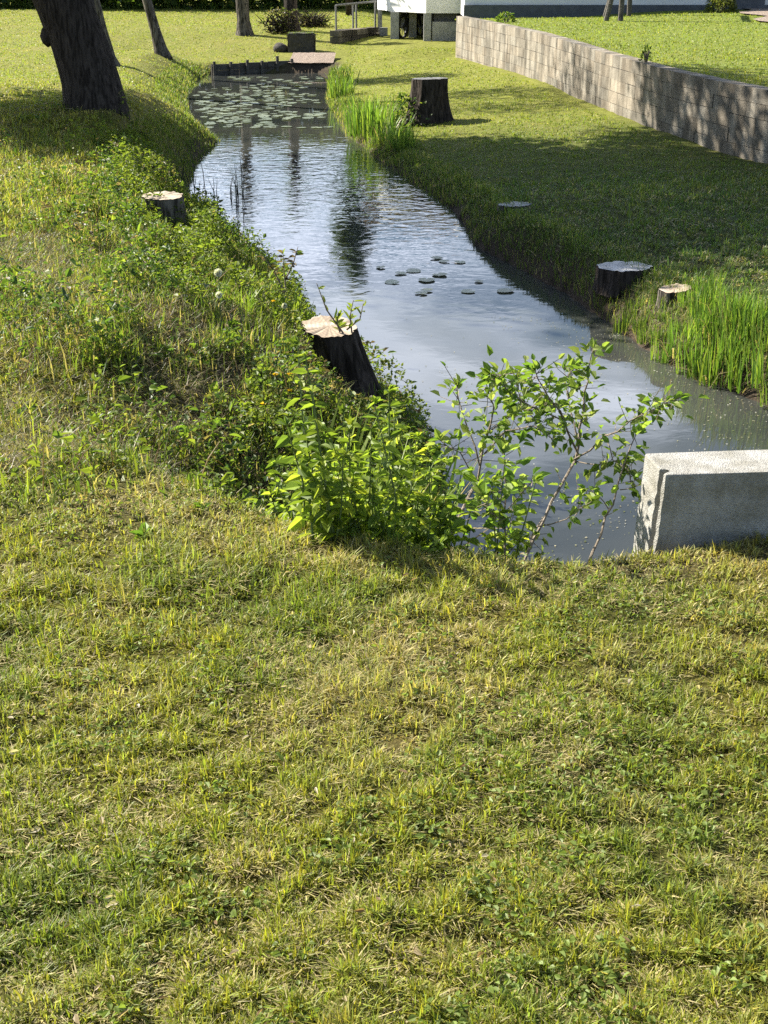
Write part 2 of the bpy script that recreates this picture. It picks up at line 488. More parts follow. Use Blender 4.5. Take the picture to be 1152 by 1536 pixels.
# upper lawn behind the retaining wall
uy = np.concatenate([np.arange(7, 33.2, .25)]); uu = np.concatenate([np.arange(.1, 6, .25), np.arange(6, 40, 1.5)])
UU, UY = np.meshgrid(uu, uy); UX = wallx(UY) + UU
ux, uyy = UX.ravel(), UY.ravel(); uz = upper_z(ux, uyy)
ii = (np.arange(len(uy) - 1)[:, None] * len(uu) + np.arange(len(uu) - 1)[None]).ravel()
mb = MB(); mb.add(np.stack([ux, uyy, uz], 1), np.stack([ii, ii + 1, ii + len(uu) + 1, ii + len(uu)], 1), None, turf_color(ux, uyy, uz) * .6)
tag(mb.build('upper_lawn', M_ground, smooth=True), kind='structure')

# water
mb = MB(); mb.add([(-8, 3, WATER), (6, 3, WATER), (6, 32, WATER), (-8, 32, WATER)], [(0, 1, 2, 3)])
tag(mb.build('water', M_water), kind='structure')

GREENS = np.array([[.06, .11, .02], [.09, .15, .025], [.13, .19, .03], [.18, .225, .035], [.05, .095, .03]])


def pick(n, P=GREENS, lo=.75, hi=1.3):
    return P[rng.integers(0, len(P), n)] * rng.uniform(lo, hi, (n, 1))


# ------------------------------------------------------------------ mown grass
def blade_field(n, r0, r1, half, seed):
    g = np.random.default_rng(seed)
    r = r0 * (r1 / r0) ** g.random(n); a = g.uniform(-half, half, n)
    return r * np.sin(a), r * np.cos(a), r


x, y, r = blade_field(950000, 1.25, 62, math.radians(22.5), 1)
d = poly_dist(x, y)
up = (x > wallx(y) + .2) & (y > 7) & (y < 32.4)
keep = (d > .08) & ~((np.abs(x - wallx(y)) < .2) & (y > 7) & (y < 31)) & ~((y > 31) & (y < 34) & (x > -2.6) & (x < -.9)) & ~((y > 32.4) & (x > -.3))
leftbank = (x < np.interp(y, _ly, _lx)) & (y > 3.6) & (y < 16)
keep &= ~((d + (fbm(x, y, .7, 51) - .5) * .9 < np.interp(y, [3.7, 5, 6, 7.5, 8.5, 10, 11, 13, 14.5], [.75, 1.3, 1.65, 1.8, 1.85, 1.4, 1.1, .8, .5])) & leftbank & (y > 3.7) & (y < 14.5) & (rng.random(len(x)) < .8))
x, y, r, d, up = [a[keep] for a in (x, y, r, d, up)]
z = ground(x, y)
n = len(x)
base = turf_color(x, y, z)
kind = rng.random(n)
strawp = (.20 + .28 * sstep(.42, .7, fbm(x, y, .3, 9))) * (1 - .8 * sstep(6, 18, y))
straw = kind < strawp
vr = 1 - .6 * sstep(7, 20, y)[:, None]
base = base * (1 + (rng.uniform(.5, 1.6, (n, 1)) - 1) * vr) * np.stack([rng.uniform(.85, 1.2, n), np.ones(n), rng.uniform(.6, 1.3, n)], 1)
base[straw] = np.array([.56, .48, .24])[None] * rng.uniform(.5, 1.25, (straw.sum(), 1))
clump = sstep(.25, .75, fbm(x, y, .045, 4, 2))
hgt = (.017 + .028 * clump + .016 * (fbm(x, y, .6, 6) > .55)) * rng.uniform(.6, 1.3, n)
hgt *= 1 + .4 * sstep(4, 8, y) * (y < 14)
wid = .0033 * np.maximum(1, r / 2.8) ** .72 * rng.uniform(.6, 1.5, n)
hgt = np.maximum(hgt, wid * 1.7) * (1 - .25 * sstep(12, 25, y))
ang = rng.uniform(0, 6.28, n) + .6 * np.sin(fbm(x, y, .12, 12) * 20)
lean = np.abs(rng.normal(1.0, .8, n)); lean[straw] += 1.2
keep = rng.random(n) < .42 + .58 * clump
x, y, z, hgt, wid, ang, lean, base, n = x[keep], y[keep], z[keep], hgt[keep], wid[keep], ang[keep], lean[keep], base[keep], int(keep.sum())
mb = MB(); blades(mb, np.stack([x, y, z - .004], 1), hgt, wid, ang, lean, base)
# clover and other small leaves in the sward
m = 60000
x, y, r = blade_field(m, 1.3, 9, math.radians(22), 2)
k = (fbm(x, y, .13, 17) > .56) & (poly_dist(x, y) > .3) & (rng.random(m) < .55)
x, y, r = x[k], y[k], r[k]; m = len(x)
L = rng.uniform(.008, .018, m) * np.maximum(1, r / 4)
leaves(mb, np.stack([x, y, terrain(x, y) + rng.uniform(.008, .034, m)], 1), rng.normal(size=(m, 3)) * np.array([1, 1, .35]), L, L * .7, np.array([.17, .23, .045])[None] * rng.uniform(.7, 1.4, (m, 1)))
# dead leaves and twigs lying in the sward
m = 520
x, y, r = blade_field(m, 1.4, 7, math.radians(21), 3)
k = poly_dist(x, y) > .45; x, y = x[k], y[k]; m = len(x)
L = rng.uniform(.008, .024, m)
leaves(mb, np.stack([x, y, terrain(x, y) + rng.uniform(.015, .035, m)], 1), rng.normal(size=(m, 3)) * np.array([1, 1, .15]), L, L * rng.uniform(.15, .6, m), pick(m, np.array([[.40, .32, .20], [.55, .48, .36], [.24, .16, .09]])))
tag(mb.build('mown_grass', M_grass), 'short mown grass with straw covering the banks and lawns', 'grass', kind='stuff')

exec_later = []

# ------------------------------------------------------------------ bank vegetation that nobody could count
def rand_dir(n, up=.4):
    D = rng.normal(size=(n, 3)); D[:, 2] = D[:, 2] * .5 + up
    return D


def scatter(n, x0, x1, y0, y1):
    return rng.uniform(x0, x1, n), rng.uniform(y0, y1, n)






# left bank: leafy cover between the mown turf and the water
mb = MB()
x, y = scatter(300000, -3.6, .6, 3.7, 14.5)
d = poly_dist(x, y)
wob = (fbm(x, y, .7, 51) - .5) * .9
wz = np.interp(y, [3.7, 5, 6, 7.5, 8.5, 10, 11, 13, 14.5], [.9, 1.45, 1.8, 1.95, 2.0, 1.5, 1.2, .9, .6])
k = (d > .0) & ((d + wob < wz) | ((d + 1.6 * wob < wz + .9) & (rng.random(len(x)) < .28) & (fbm(x, y, .35, 59) > .5))) & (x < np.interp(y, _ly, _lx) + .05)  & (rng.random(len(x)) < .08 + .95 * sstep(.43, .58, fbm(x, y, .3, 53)))
k &= ~((y < 5.2) & (rng.random(len(x)) < .5))
x, y, d = x[k], y[k], d[k]
top = .02 + .30 * sstep(.42, .8, fbm(x, y, .3, 53))
z = terrain(x, y) + rng.random(len(x)) ** .7 * top
n = len(x)
L = rng.uniform(.012, .032, n) * (1 + .9 * (rng.random(n) < .12))
patch = sstep(.4, .62, fbm(x, y, .5, 55))[:, None]
patch = patch * (d < 1.3)[:, None]
brown = (rng.random(n) < .06 + .30 * sstep(.5, .7, fbm(x, y, .4, 57)))[:, None]
c = (pick(n, GREENS * 1.1) * (1 - brown) + pick(n, np.array([[.20, .15, .08], [.28, .22, .12], [.12, .09, .05]])) * brown) * (1 - patch) + pick(n, np.array([[.16, .21, .03], [.19, .24, .035], [.12, .18, .03]])) * patch
leaves(mb, np.stack([x, y, z], 1), rand_dir(n, .35), L, L * rng.uniform(.4, .75, n), c)
m = 44000
i = rng.integers(0, n, m)
P = np.stack([x[i] + rng.normal(0, .03, m), y[i] + rng.normal(0, .03, m)], 1)
P = np.column_stack([P, terrain(P[:, 0], P[:, 1])])
tall = sstep(.5, .7, fbm(P[:, 0], P[:, 1], .3, 58))
blades(mb, P, rng.uniform(.05, .11, m) + .10 * tall * rng.random(m), rng.uniform(.004, .009, m), rng.uniform(0, 6.28, m), np.abs(rng.normal(.4, .3, m)),
       pick(m, np.array([[.13, .19, .03], [.20, .25, .035], [.10, .16, .03], [.30, .26, .12]])))
for _ in range(420):
    i = rng.integers(0, n); p = Vector((x[i], y[i], float(terrain(x[i:i + 1], y[i:i + 1])[0]))); e = Vector((random.gauss(0, .07), random.gauss(0, .07), random.uniform(.04, .2)))
    mb.tube([p, p + e * .5 + Vector((0, 0, .02)), p + e], [.0028, .0022, .0012], 4, random.choice(((.34, .27, .17), (.22, .16, .10), (.42, .36, .25))), caps=False)
tag(mb.build('bank_weeds', M_leaf), 'tangled leafy weeds and grass covering the left bank down to the water', 'weeds', kind='stuff')

# dead cut grass raked over the left bank
mb = MB()
n = 15000
x, y = scatter(n * 4, -3.2, -.1, 3.9, 8.8)
d = poly_dist(x, y)
k = (d > .5) & (d < 2.3) & (fbm(x, y, .6, 71) > .47) & (x < .1)
x, y = x[k][:n], y[k][:n]; n = len(x)
blades(mb, np.stack([x, y, terrain(x, y) + rng.uniform(.0, .05, n)], 1), rng.uniform(.05, .13, n), rng.uniform(.002, .004, n), rng.uniform(0, 6.28, n), rng.uniform(1.0, 4.0, n),
       pick(n, np.array([[.24, .19, .11], [.17, .13, .075], [.32, .27, .16], [.11, .09, .05], [.15, .17, .05], [.10, .13, .035]])))
tag(mb.build('cut_grass', M_grass), 'dry brown cut grass lying in swathes on the left bank', 'cut grass', kind='stuff')

# right bank and far margins: longer unmown grass hanging over the edge
mb = MB()
x, y = scatter(420000, -4.8, 3.2, 6.8, 31)
d = poly_dist(x, y)
right = x > np.interp(y, _ry, _rx)
wz = np.where(right, .32 + .35 * fbm(x, y, .8, 62), .55)
k = (d > -.03) & (d < wz) & (right | (y > 14)) & (rng.random(len(x)) < np.minimum(1, 9 / y) * .9 + .1)
x, y, right, d = x[k], y[k], right[k], d[k]; n = len(x)
hh = np.where(right, .48, .45) * rng.uniform(.08, .2, n) * (1.25 - .5 * (d / .6)) * (.6 + .9 * fbm(x, y, .5, 63))
cc = pick(n, np.array([[.09, .14, .025], [.13, .18, .03], [.15, .20, .035], [.07, .12, .024], [.26, .24, .10]]))
blades(mb, np.stack([x, y, terrain(x, y) - .01], 1), hh, .0035 * np.maximum(1, y / 7), rng.uniform(0, 6.28, n), np.abs(rng.normal(.45, .35, n)), cc)
tag(mb.build('bank_grass', M_grass), 'long unmown grass fringing the water along the right bank and far margins', 'grass', kind='stuff')

# floating scum and flecks on the calm near water
mb = MB()
n = 3600
x, y = scatter(n * 5, -.2, 3.4, 3.9, 9.5)
d = -poly_dist(x, y)
k = (d > .02) & (rng.random(len(x)) < np.clip(.95 * np.exp(-d / .35) * (x > 1.1) + .42 * sstep(.55, .75, fbm(x, y, .5, 81)), .03, 1))
x, y = x[k][:n], y[k][:n]; n = len(x)
sz = rng.uniform(.0015, .006, n); a0 = rng.uniform(0, 6.28, n)
V = np.zeros((n, 4, 3))
for q in range(4):
    V[:, q, 0] = x + np.cos(a0 + q * 1.57) * sz * rng.uniform(.6, 1.6, n); V[:, q, 1] = y + np.sin(a0 + q * 1.57) * sz * rng.uniform(.6, 1.6, n)
V[:, :, 2] = WATER + .004
b4 = (np.arange(n) * 4)[:, None] + np.arange(4)[None]
cc = np.repeat(pick(n, np.array([[.22, .22, .13], [.30, .28, .2], [.12, .14, .05], [.4, .4, .36]]))[:, None], 4, 1)
mb.add(V.reshape(-1, 3), b4, None, cc.reshape(-1, 3))
tag(mb.build('floating_debris', M_fluff), 'pale flecks of duckweed and chaff floating on the near water', 'debris', kind='stuff')

# ------------------------------------------------------------------ concrete block at the lawn's edge
fl = at_y(998, 712, 3.42)
bl = Vector((at_y(970, 680, 3.60).x, 3.60, fl.z))
root = empty('concrete_block', (fl.x, fl.y, fl.z - .34), 'pale concrete block with a grooved end set at the lawn edge above the water', 'concrete block', rz=math.radians(4.0))
# profile of the end in (y, x) with the groove, extruded along x; the foot spreads a little to the left
prof = [(0, 0), (.012, 0), (.016, .016), (.032, .016), (.037, -.012), (.165, -.022), (.178, -.014), (.178, .02)]
import bmesh
def extruded_block():
    bm = bmesh.new()
    pts = [(0.0, 0.004), (.014, 0.0), (.018, .024), (.040, .024), (.045, -.004), (.172, -.012), (.178, -.006)]
    nz = 14; ring = []
    for iz in range(nz + 1):
        z = .34 * iz / nz
        row = []
        for (py_, px_) in pts:
            jx = random.uniform(-.0025, .0025)
            row.append(bm.verts.new((px_ - .017 * (1 - z / .34) + jx, py_ + random.uniform(-.0008, .0008), z)))
        # long sides
        xs_ = [.3, .6, .9, 1.25]
        for xx in xs_: row.append(bm.verts.new((xx, .178 + random.uniform(-.001, .001), z)))
        for xx in xs_[::-1]: row.append(bm.verts.new((xx, random.uniform(-.001, .001), z)))
        ring.append(row)
    m_ = len(ring[0])
    for a, b in zip(ring[:-1], ring[1:]):
        for k in range(m_):
            bm.faces.new((a[k], b[k], b[(k + 1) % m_], a[(k + 1) % m_]))
    bm.faces.new(ring[-1]); bm.faces.new(ring[0][::-1])
    top_edges = [e for e in bm.edges if all(abs(v.co.z - .34) < 1e-5 for v in e.verts)]
    bmesh.ops.bevel(bm, geom=top_edges, offset=.006, segments=2, affect='EDGES', profile=.5)
    bmesh.ops.recalc_face_normals(bm, faces=bm.faces)
    bmesh.ops.triangulate(bm, faces=[f for f in bm.faces if len(f.verts) > 4])
    me = bpy.data.meshes.new('casting'); bm.to_mesh(me); bm.free()
    me.materials.append(M_concrete)
    o = bpy.data.objects.new('casting', me); col.objects.link(o)
    return o
o = extruded_block(); o.parent = root

# ------------------------------------------------------------------ stumps
def stump(px, py, wpx, hpx, label, topmat, barkmat=M_bark, flare=.35, lean=(0, 0), tilt=(0, 0), seed=0, ground_p=None, ecc=1.0, ivy=False, rough=.06):
    """px, py: centre of the cut face; its height comes from the ground under it"""
    rr = random.Random(seed)
    g = ground_p
    slant = math.hypot(g.y, EYE - g.z)
    ppm = F / (g.y * CP + (EYE - g.z) * SP)
    R = wpx / ppm / 2; H = hpx / ppm
    root = empty('tree_stump', (g.x, g.y, g.z - .12), label, 'tree stump')
    H += .12
    n, mz = 56, 16
    ph = [rr.uniform(0, 6.28) for _ in range(8)]
    def rad(th, t):
        k = 1 + flare * (1 - t) ** 2.2 * (1 + .45 * math.sin(3 * th + ph[0]) + .3 * math.sin(5 * th + ph[1]))
        k *= 1 + rough * (.6 * math.sin(7 * th + ph[2]) + .5 * math.sin(11 * th + ph[3] + 1.2 * t) + .35 * math.sin(19 * th + ph[4] - 2 * t)) + .04 * math.sin(2 * th + ph[5])
        return R * k
    vs, qs = [], []
    for j in range(mz + 1):
        t = j / mz
        for i in range(n):
            th = 2 * math.pi * i / n
            r_ = rad(th, t)
            zz = H * t + (tilt[0] * math.cos(th) + tilt[1] * math.sin(th)) * r_ * t ** 4
            vs.append((lean[0] * t + r_ * math.cos(th) * ecc, lean[1] * t + r_ * math.sin(th), zz + (rr.uniform(-.004, .004) if j == mz else 0)))
    for j in range(mz):
        for i in range(n):
            i2 = (i + 1) % n
            qs.append((j * n + i, j * n + i2, (j + 1) * n + i2, (j + 1) * n + i))
    mb = MB(); mb.add(vs, qs); mb.build('bark', barkmat, root, smooth=True)
    top = np.array(vs[-n:]); c = top.mean(0)
    tv, tq, tt = [], [], []
    for ki, k in enumerate((.985, .7, .35)):
        for p in top:
            q = c + (p - c) * k; q[2] += .004 + (.003 * math.sin(9 * p[0] / R) if ki else 0) * k
            tv.append(q)
    tv.append(c + np.array([0, 0, .004]))
    for j in range(2):
        for i in range(n):
            i2 = (i + 1) % n; tq.append((j * n + i, j * n + i2, (j + 1) * n + i2, (j + 1) * n + i))
    for i in range(n): tt.append((2 * n + i, 2 * n + (i + 1) % n, 3 * n))
    mb = MB(); mb.add(tv, tq, tt); mb.build('cut_face', topmat, root)
    return root, R, H


gp = on_ground(252, 335)
stump(240, 302, 58, 40, 'short stump with pale sawn top among weeds on the left bank below the big tree', M_top_pale, M_bark_grey, .18, (-.03, 0), (0, .05), 1, gp, ecc=1.05)

def stump_at(x, y, ztop, dia, *a, **k):
    g = Vector((x, y, float(terrain(np.array([x]), np.array([y]))[0])))
    ppm = F / (y * CP + (EYE - g.z) * SP)
    return stump(0, 0, dia * ppm, (ztop - g.z) * ppm, *a, ground_p=g, **k)


stump_at(-.14, 6.55, at_y(495, 492, 6.5).z, .30, 'tall leaning stump with pale sawn top at the water edge on the left bank', M_top_pale, M_bark, .30, (-.15, -.03), (-.05, .10), 2)
p = on_ground(640, 184)
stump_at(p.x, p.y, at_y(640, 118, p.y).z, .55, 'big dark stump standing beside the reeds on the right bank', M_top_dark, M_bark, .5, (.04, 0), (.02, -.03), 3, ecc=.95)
_st = bpy.data.objects['bark.002'].parent if 'bark.002' in bpy.data.objects else None
mb = MB(); m = 260
th = rng.normal(3.6, .4, m); hh = rng.random(m) ** 1.2 * .45
rad = .36 + .10 * (1 - hh / .75) ** 2 + rng.uniform(0, .07, m)
P = np.column_stack([.03 + np.cos(th) * rad, np.sin(th) * rad, hh + .1])
leaves(mb, P, np.column_stack([np.cos(th), np.sin(th), -.3 + 0 * th]) + rng.normal(0, .6, (m, 3)), .05, .045, pick(m, GREENS * .75))
mb.build('ivy', M_leaf, _st)
p = on_ground(935, 415)
stump_at(p.x, p.y, at_y(935, 400, p.y).z, .40, 'low shaded stump with weathered grey top at the right bank edge', M_top_grey, M_bark, .12, (0, 0), (.03, -.03), 4, ecc=1.0)
p = on_ground(1012, 440)
stump_at(p.x, p.y, at_y(1012, 433, p.y).z, .23, 'small pale sunlit stump half hidden in the bright green reeds', M_top_pale, M_bark_grey, .1, (0, 0), (.10, .0), 5, ecc=1.0)
p = on_ground(772, 309)
stump_at(p.x, p.y, p.z + .012, .24, 'flat weathered stump level with the shaded grass on the right bank', M_top_grey, M_bark_grey, .2, (0, 0), (.05, 0), 6, ecc=1.4)

# ------------------------------------------------------------------ retaining wall of blocks
root = empty('retaining_wall', (4.4, 14.5, -.55), 'long weathered concrete block wall holding back the upper lawn', 'wall')
pts = np.array(WALLP)[1:]
seg = np.hypot(*np.diff(pts, axis=0).T); cum = np.concatenate([[0], np.cumsum(seg)]); Ltot = cum[-1]
def wp(s):
    x = np.interp(s, cum, pts[:, 0]); y = np.interp(s, cum, pts[:, 1])
    e = .2; tx = np.interp(min(s + e, Ltot), cum, pts[:, 0]) - np.interp(max(s - e, 0), cum, pts[:, 0]); ty = np.interp(min(s + e, Ltot), cum, pts[:, 1]) - np.interp(max(s - e, 0), cum, pts[:, 1])
    l = math.hypot(tx, ty); return x, y, tx / l, ty / l
core, blk = MB(), MB()
ZB, CH, NC = -.66, .1635, 6
zdrop = lambda y: -.12 * float(1 - sstep(14, 25, y))
rr = random.Random(5)
S = np.linspace(0, Ltot, 60)
for a, b in zip(S[:-1], S[1:]):
    pa, pb = wp(a), wp(b)
    v = []
    for (x0, y0, tx, ty) in (pa, pb):
        nx_, ny_ = ty, -tx       # away from the stream
        for off in (.018, .19):
            for z0 in (ZB - .15, ZB + NC * CH - .012): v.append((x0 + nx_ * off, y0 + ny_ * off, z0 + zdrop(y0)))
    core.add(v, [(0, 1, 5, 4), (2, 6, 7, 3), (1, 3, 7, 5)])
for c in range(NC):
    s = rr.uniform(-.4, 0)
    while s < Ltot:
        ln = rr.choice([.4, .4, .33, .2, .3]); a, b = max(s + .003, 0), min(s + ln - .003, Ltot); s += ln
        if b - a < .03: continue
        gap = .022 if rr.random() < .08 else 0
        b -= gap
        inset = rr.uniform(-.002, .002); tone = rr.uniform(.9, 1.08); ht = CH - .005
        warm = rr.uniform(.97, 1.03)
        z0 = ZB + c * CH + rr.uniform(-.003, .003); v = []
        for sv in (a, b):
            x0, y0, tx, ty = wp(sv); nx_, ny_ = ty, -tx
            for off in (inset, .2):
                for zz in (z0, z0 + ht): v.append((x0 + nx_ * off, y0 + ny_ * off, zz + zdrop(y0)))
        blk.add(v, [(0, 1, 5, 4), (2, 6, 7, 3), (1, 3, 7, 5), (0, 4, 6, 2), (0, 2, 3, 1), (4, 5, 7, 6)], None, (tone * warm, tone, tone / warm))
core.build('mortar_core', M_mortar, root).location = (-4.4, -14.5, .55)
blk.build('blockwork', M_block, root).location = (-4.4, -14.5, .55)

# ------------------------------------------------------------------ house on its pillars and plinth
Z0, Z1 = .19, 2.85
root = empty('house', (2.0, 35.5, -.5), 'white rendered house standing on concrete pillars over the slope', 'house')
def hpart(name, mb, mat, parent=None):
    o = mb.build(name, mat, parent or root)
    if parent is None: o.location = (-2.0, -35.5, .5)
    return o
plan = [(-.18, 37.6), (.17, 36.2), (1.08, 35.0), (1.95, 35.0), (1.95, 33.0), (14, 33.0), (14, 43), (-.18, 43)]
mb = MB(); m_ = len(plan)
vs = [(a, b, z) for z in (Z0, Z1) for a, b in plan]
mb.add(vs, [(i, (i + 1) % m_, m_ + (i + 1) % m_, m_ + i) for i in range(m_)])
# floor and ceiling as fans
cx, cy = 5, 38.5
mb.add([(cx, cy, Z0)] + [(a, b, Z0) for a, b in plan], None, [(0, 1 + (i + 1) % m_, 1 + i) for i in range(m_)])
hpart('wall', mb, M_render)
mb = MB()
mb.add([(a - .0 + (-.4 if a < 2 else .4), b + (-.4 if b < 40 else .4), Z1) for a, b in [(-.18, 34.8), (14, 32.8), (14, 43), (-.18, 43)]] + [(3, 38.5, Z1 + 1.1), (11, 38.5, Z1 + 1.1)],
       [(0, 1, 5, 4), (2, 3, 4, 5), (3, 2, 1, 0)], [(1, 2, 5), (3, 0, 4)])
hpart('roof', mb, M_tile)
mb = MB(); mb.box(1.93, 14.02, 32.86, 32.97, -.2, .46); hpart('plinth', mb, M_plinth)
for (px, w, Y) in ((570, .12, 37.3), (592, .22, 36.0), (619, .2, 36.6), (641, .19, 35.12)):
    c = at_y(px, 40, Y)
    mb = MB(); mb.box(c.x - w / 2, c.x + w / 2, Y - w / 2, Y + w / 2, -.75, Z0 - .003); hpart('pillar', mb, M_greyblock)
mb = MB(); mb.box(1.25, 1.94, 35.04, 35.2, -.75, -.02); hpart('block_panel', mb, M_greyblock)
mb = MB(); mb.box(1.3, 1.9, 35.25, 35.3, -.1, Z0); hpart('opening_shade_panel', mb, M_plinth)  # dark panel standing in for the shade inside the opening
mb = MB(); mb.box(-.12, .1, 36.9, 37.0, -.75, -.25); hpart('block_panel', mb, M_greyblock)
mb = MB(); mb.box(.3, 13.9, 41.0, 41.2, -.8, Z0 - .003); hpart('cellar_wall', mb, M_plinth)
mb = MB(); mb.box(8.1, 9.2, 32.955, 32.99, .462, 2.5); dr = hpart('door', mb, M_plinth)
mb = MB(); mb.box(8.2, 8.26, 32.93, 32.953, 1.35, 1.5); hd = mb.build('handle', M_metal, dr)
for (a, b) in ((3.0, 4.4), (5.4, 6.8), (10.2, 11.6)):
    mb = MB(); mb.box(a, b, 32.96, 33.02, 1.35, 2.55); w_ = hpart('window', mb, M_render)
    mb = MB(); mb.box(a + .06, b - .06, 32.95, 32.957, 1.41, 2.49); mb.build('pane', M_glass, w_)

# motorcycle parked under the house
root = empty('motorbike', (at_y(617, 50, 36.9).x, 36.9, -.5), 'dark motorbike parked in the shade between the house pillars', 'motorbike', rz=1.15)
def wheel(x):
    mb = MB()
    ring = [(x + .29 * math.cos(a), 0, .29 + .29 * math.sin(a)) for a in np.linspace(0, 6.283, 22)]
    mb.tube(ring, [.045] * 22, 7, (1, 1, 1), False); w = mb.build('wheel', M_black, root, True)
    mb = MB()
    for a in np.linspace(0, 6.283, 8)[:-1]: mb.tube([(x, 0, .29), (x + .25 * math.cos(a), 0, .29 + .25 * math.sin(a))], [.012, .01], 5)
    mb.build('rim', M_metal, w)
wheel(-.6); wheel(.62)
mb = MB(); mb.tube([(-.6, 0, .29), (-.2, 0, .45), (.2, 0, .42), (.45, 0, .75), (.62, 0, .29)], [.05, .07, .09, .05, .04], 8); mb.tube([(-.25, 0, .3), (.15, 0, .3)], [.14, .15], 10); mb.build('frame', M_black, root, True)
mb = MB(); mb.tube([(-.05, 0, .66), (.1, 0, .72), (.3, 0, .72), (.42, 0, .66)], [.06, .13, .14, .05], 10); mb.build('tank', M_black, root, True)
mb = MB(); mb.tube([(-.7, 0, .68), (-.45, 0, .66), (-.1, 0, .62), (0, 0, .62)], [.05, .1, .11, .05], 10); mb.build('saddle', M_black, root, True)
mb = MB(); mb.tube([(.4, -.32, .92), (.45, -.1, .9), (.45, .1, .9), (.4, .32, .92)], [.016] * 4, 6); mb.build('handlebar', M_metal, root, True)
mb = MB(); mb.tube([(.5, 0, .78), (.6, 0, .78)], [.07, .09], 10); mb.build('headlight', M_metal, root, True)

# ------------------------------------------------------------------ far end: timber edging, path, masonry block, railing, low wall
pA, pB = at_z(318, 113, WATER), at_z(440, 108, WATER)
root = empty('timber_edging', (pA.x, pA.y, WATER), 'dark timber bank edging with short posts across the far end of the water', 'timber edging')
dv = Vector((pB.x - pA.x, pB.y - pA.y, 0)); Lr = dv.length; rz = math.atan2(dv.y, dv.x); root.rotation_euler.z = rz
mb = MB()
for z0, z1 in ((-.2, .10), (.104, .235)):
    mb.box(0, Lr * .33, 0, .035, z0, z1); mb.box(Lr * .335, Lr * .68, .003, .038, z0, z1 + .01); mb.box(Lr * .684, Lr, 0, .035, z0, z1 + .02)
mb.build('board', M_wood_grey, root)
for t, hh in ((.02, .3), (.22, .28), (.42, .31), (.60, .28), (.79, .37), (.97, .30)):
    mb = MB(); mb.tube([(t * Lr, -.045, -.3), (t * Lr + .01, -.05, hh)], [.04, .036], 7); mb.build('post', M_wood_grey, root)
# stone culvert face to the right of the boards
pC = at_z(436, 107, WATER); pD = at_z(497, 107, WATER)
root = empty('culvert_wall', (pC.x, pC.y, WATER), 'dark stone culvert face closing the water below the gravel path', 'culvert wall')
w_ = pD.x - pC.x + .1
mb = MB(); mb.box(0, w_ * .3, 0, .3, -.5, .16); mb.box(w_ * .75, w_, 0, .3, -.5, .16); mb.box(w_ * .3, w_ * .75, .05, .3, -.5, .12); mb.box(0, w_, -.02, .35, .163, .195)
mb.build('stonework', M_darkstone, root)

mb = MB()
e = [at_z(432, 95.5, -.755), at_z(500, 95.5, -.755), at_z(504, 80, -.62), at_z(440, 80, -.62)]
NP = 14
V = []
for j in range(NP + 1):
    for i in range(NP + 1):
        a = e[0].lerp(e[1], i / NP); b = e[3].lerp(e[2], i / NP); q = a.lerp(b, j / NP)
        q.z = max(q.z, float(terrain(np.array([q.x]), np.array([q.y]))[0])) + .012 + random.uniform(0, .012); V.append(tuple(q))
mb.add(V, [(j * (NP + 1) + i, j * (NP + 1) + i + 1, (j + 1) * (NP + 1) + i + 1, (j + 1) * (NP + 1) + i) for j in range(NP) for i in range(NP)])
tag(mb.build('gravel_path', M_gravel), kind='structure')

mb = MB()
g0 = at_z(1136, 40, .335)
V = [(7.3, 25.0), (9.5, 25.0), (14, 33), (8.6, 33)]
pv = []
for j in range(13):
    for i in range(7):
        a = Vector(V[0]).lerp(Vector(V[1]), i / 6); b = Vector(V[3]).lerp(Vector(V[2]), i / 6); q = a.lerp(b, j / 12)
        wob_ = .25 * math.sin(j * 1.3) if i in (0, 6) else 0
        pv.append((q.x + wob_, q.y, float(upper_z(np.array([q.x]), np.array([q.y]))[0]) + .03))
mb.add(pv, [(j * 7 + i, j * 7 + i + 1, (j + 1) * 7 + i + 1, (j + 1) * 7 + i) for j in range(12) for i in range(6)])
tag(mb.build('garden_path', M_gravel), kind='structure')

def rough_box(w, dpt, h, n=5, amp=.02):
    bm = bmesh.new(); bmesh.ops.create_cube(bm, size=1)
    bmesh.ops.scale(bm, vec=(w, dpt, h), verts=bm.verts); bmesh.ops.translate(bm, vec=(0, 0, h / 2), verts=bm.verts)
    bmesh.ops.bevel(bm, geom=bm.edges[:], offset=.03, segments=2, affect='EDGES')
    bmesh.ops.subdivide_edges(bm, edges=bm.edges[:], cuts=n, use_grid_fill=True)
    for v in bm.verts:
        v.co += Vector((random.uniform(-amp, amp), random.uniform(-amp, amp), random.uniform(-amp, amp)))
    me = bpy.data.meshes.new('stonework'); bm.to_mesh(me); bm.free()
    return me
def mesh_obj(name, me, mat, parent=None, loc=None):
    me.materials.append(mat); me.name = name
    o = bpy.data.objects.new(name, me); col.objects.link(o)
    if parent: o.parent = parent
    if loc is not None: o.location = loc
    return o

g = on_ground(452, 79)
root = empty('stone_block', (g.x, g.y + .25, g.z - .05), 'dark square stone block standing at the head of the gravel path', 'stone block')
mesh_obj('stonework', rough_box(.68, .5, .50, 4, .012), M_darkstone, root)
mb = MB(); n = 400
P = np.column_stack([rng.uniform(-.33, .33, n), rng.uniform(-.24, .24, n), np.full(n, .49)])
blades(mb, P, rng.uniform(.02, .05, n), .008, rng.uniform(0, 6.28, n), rng.uniform(.2, 1, n), pick(n)); tag(mb.build('moss', M_grass, root), kind='stuff')

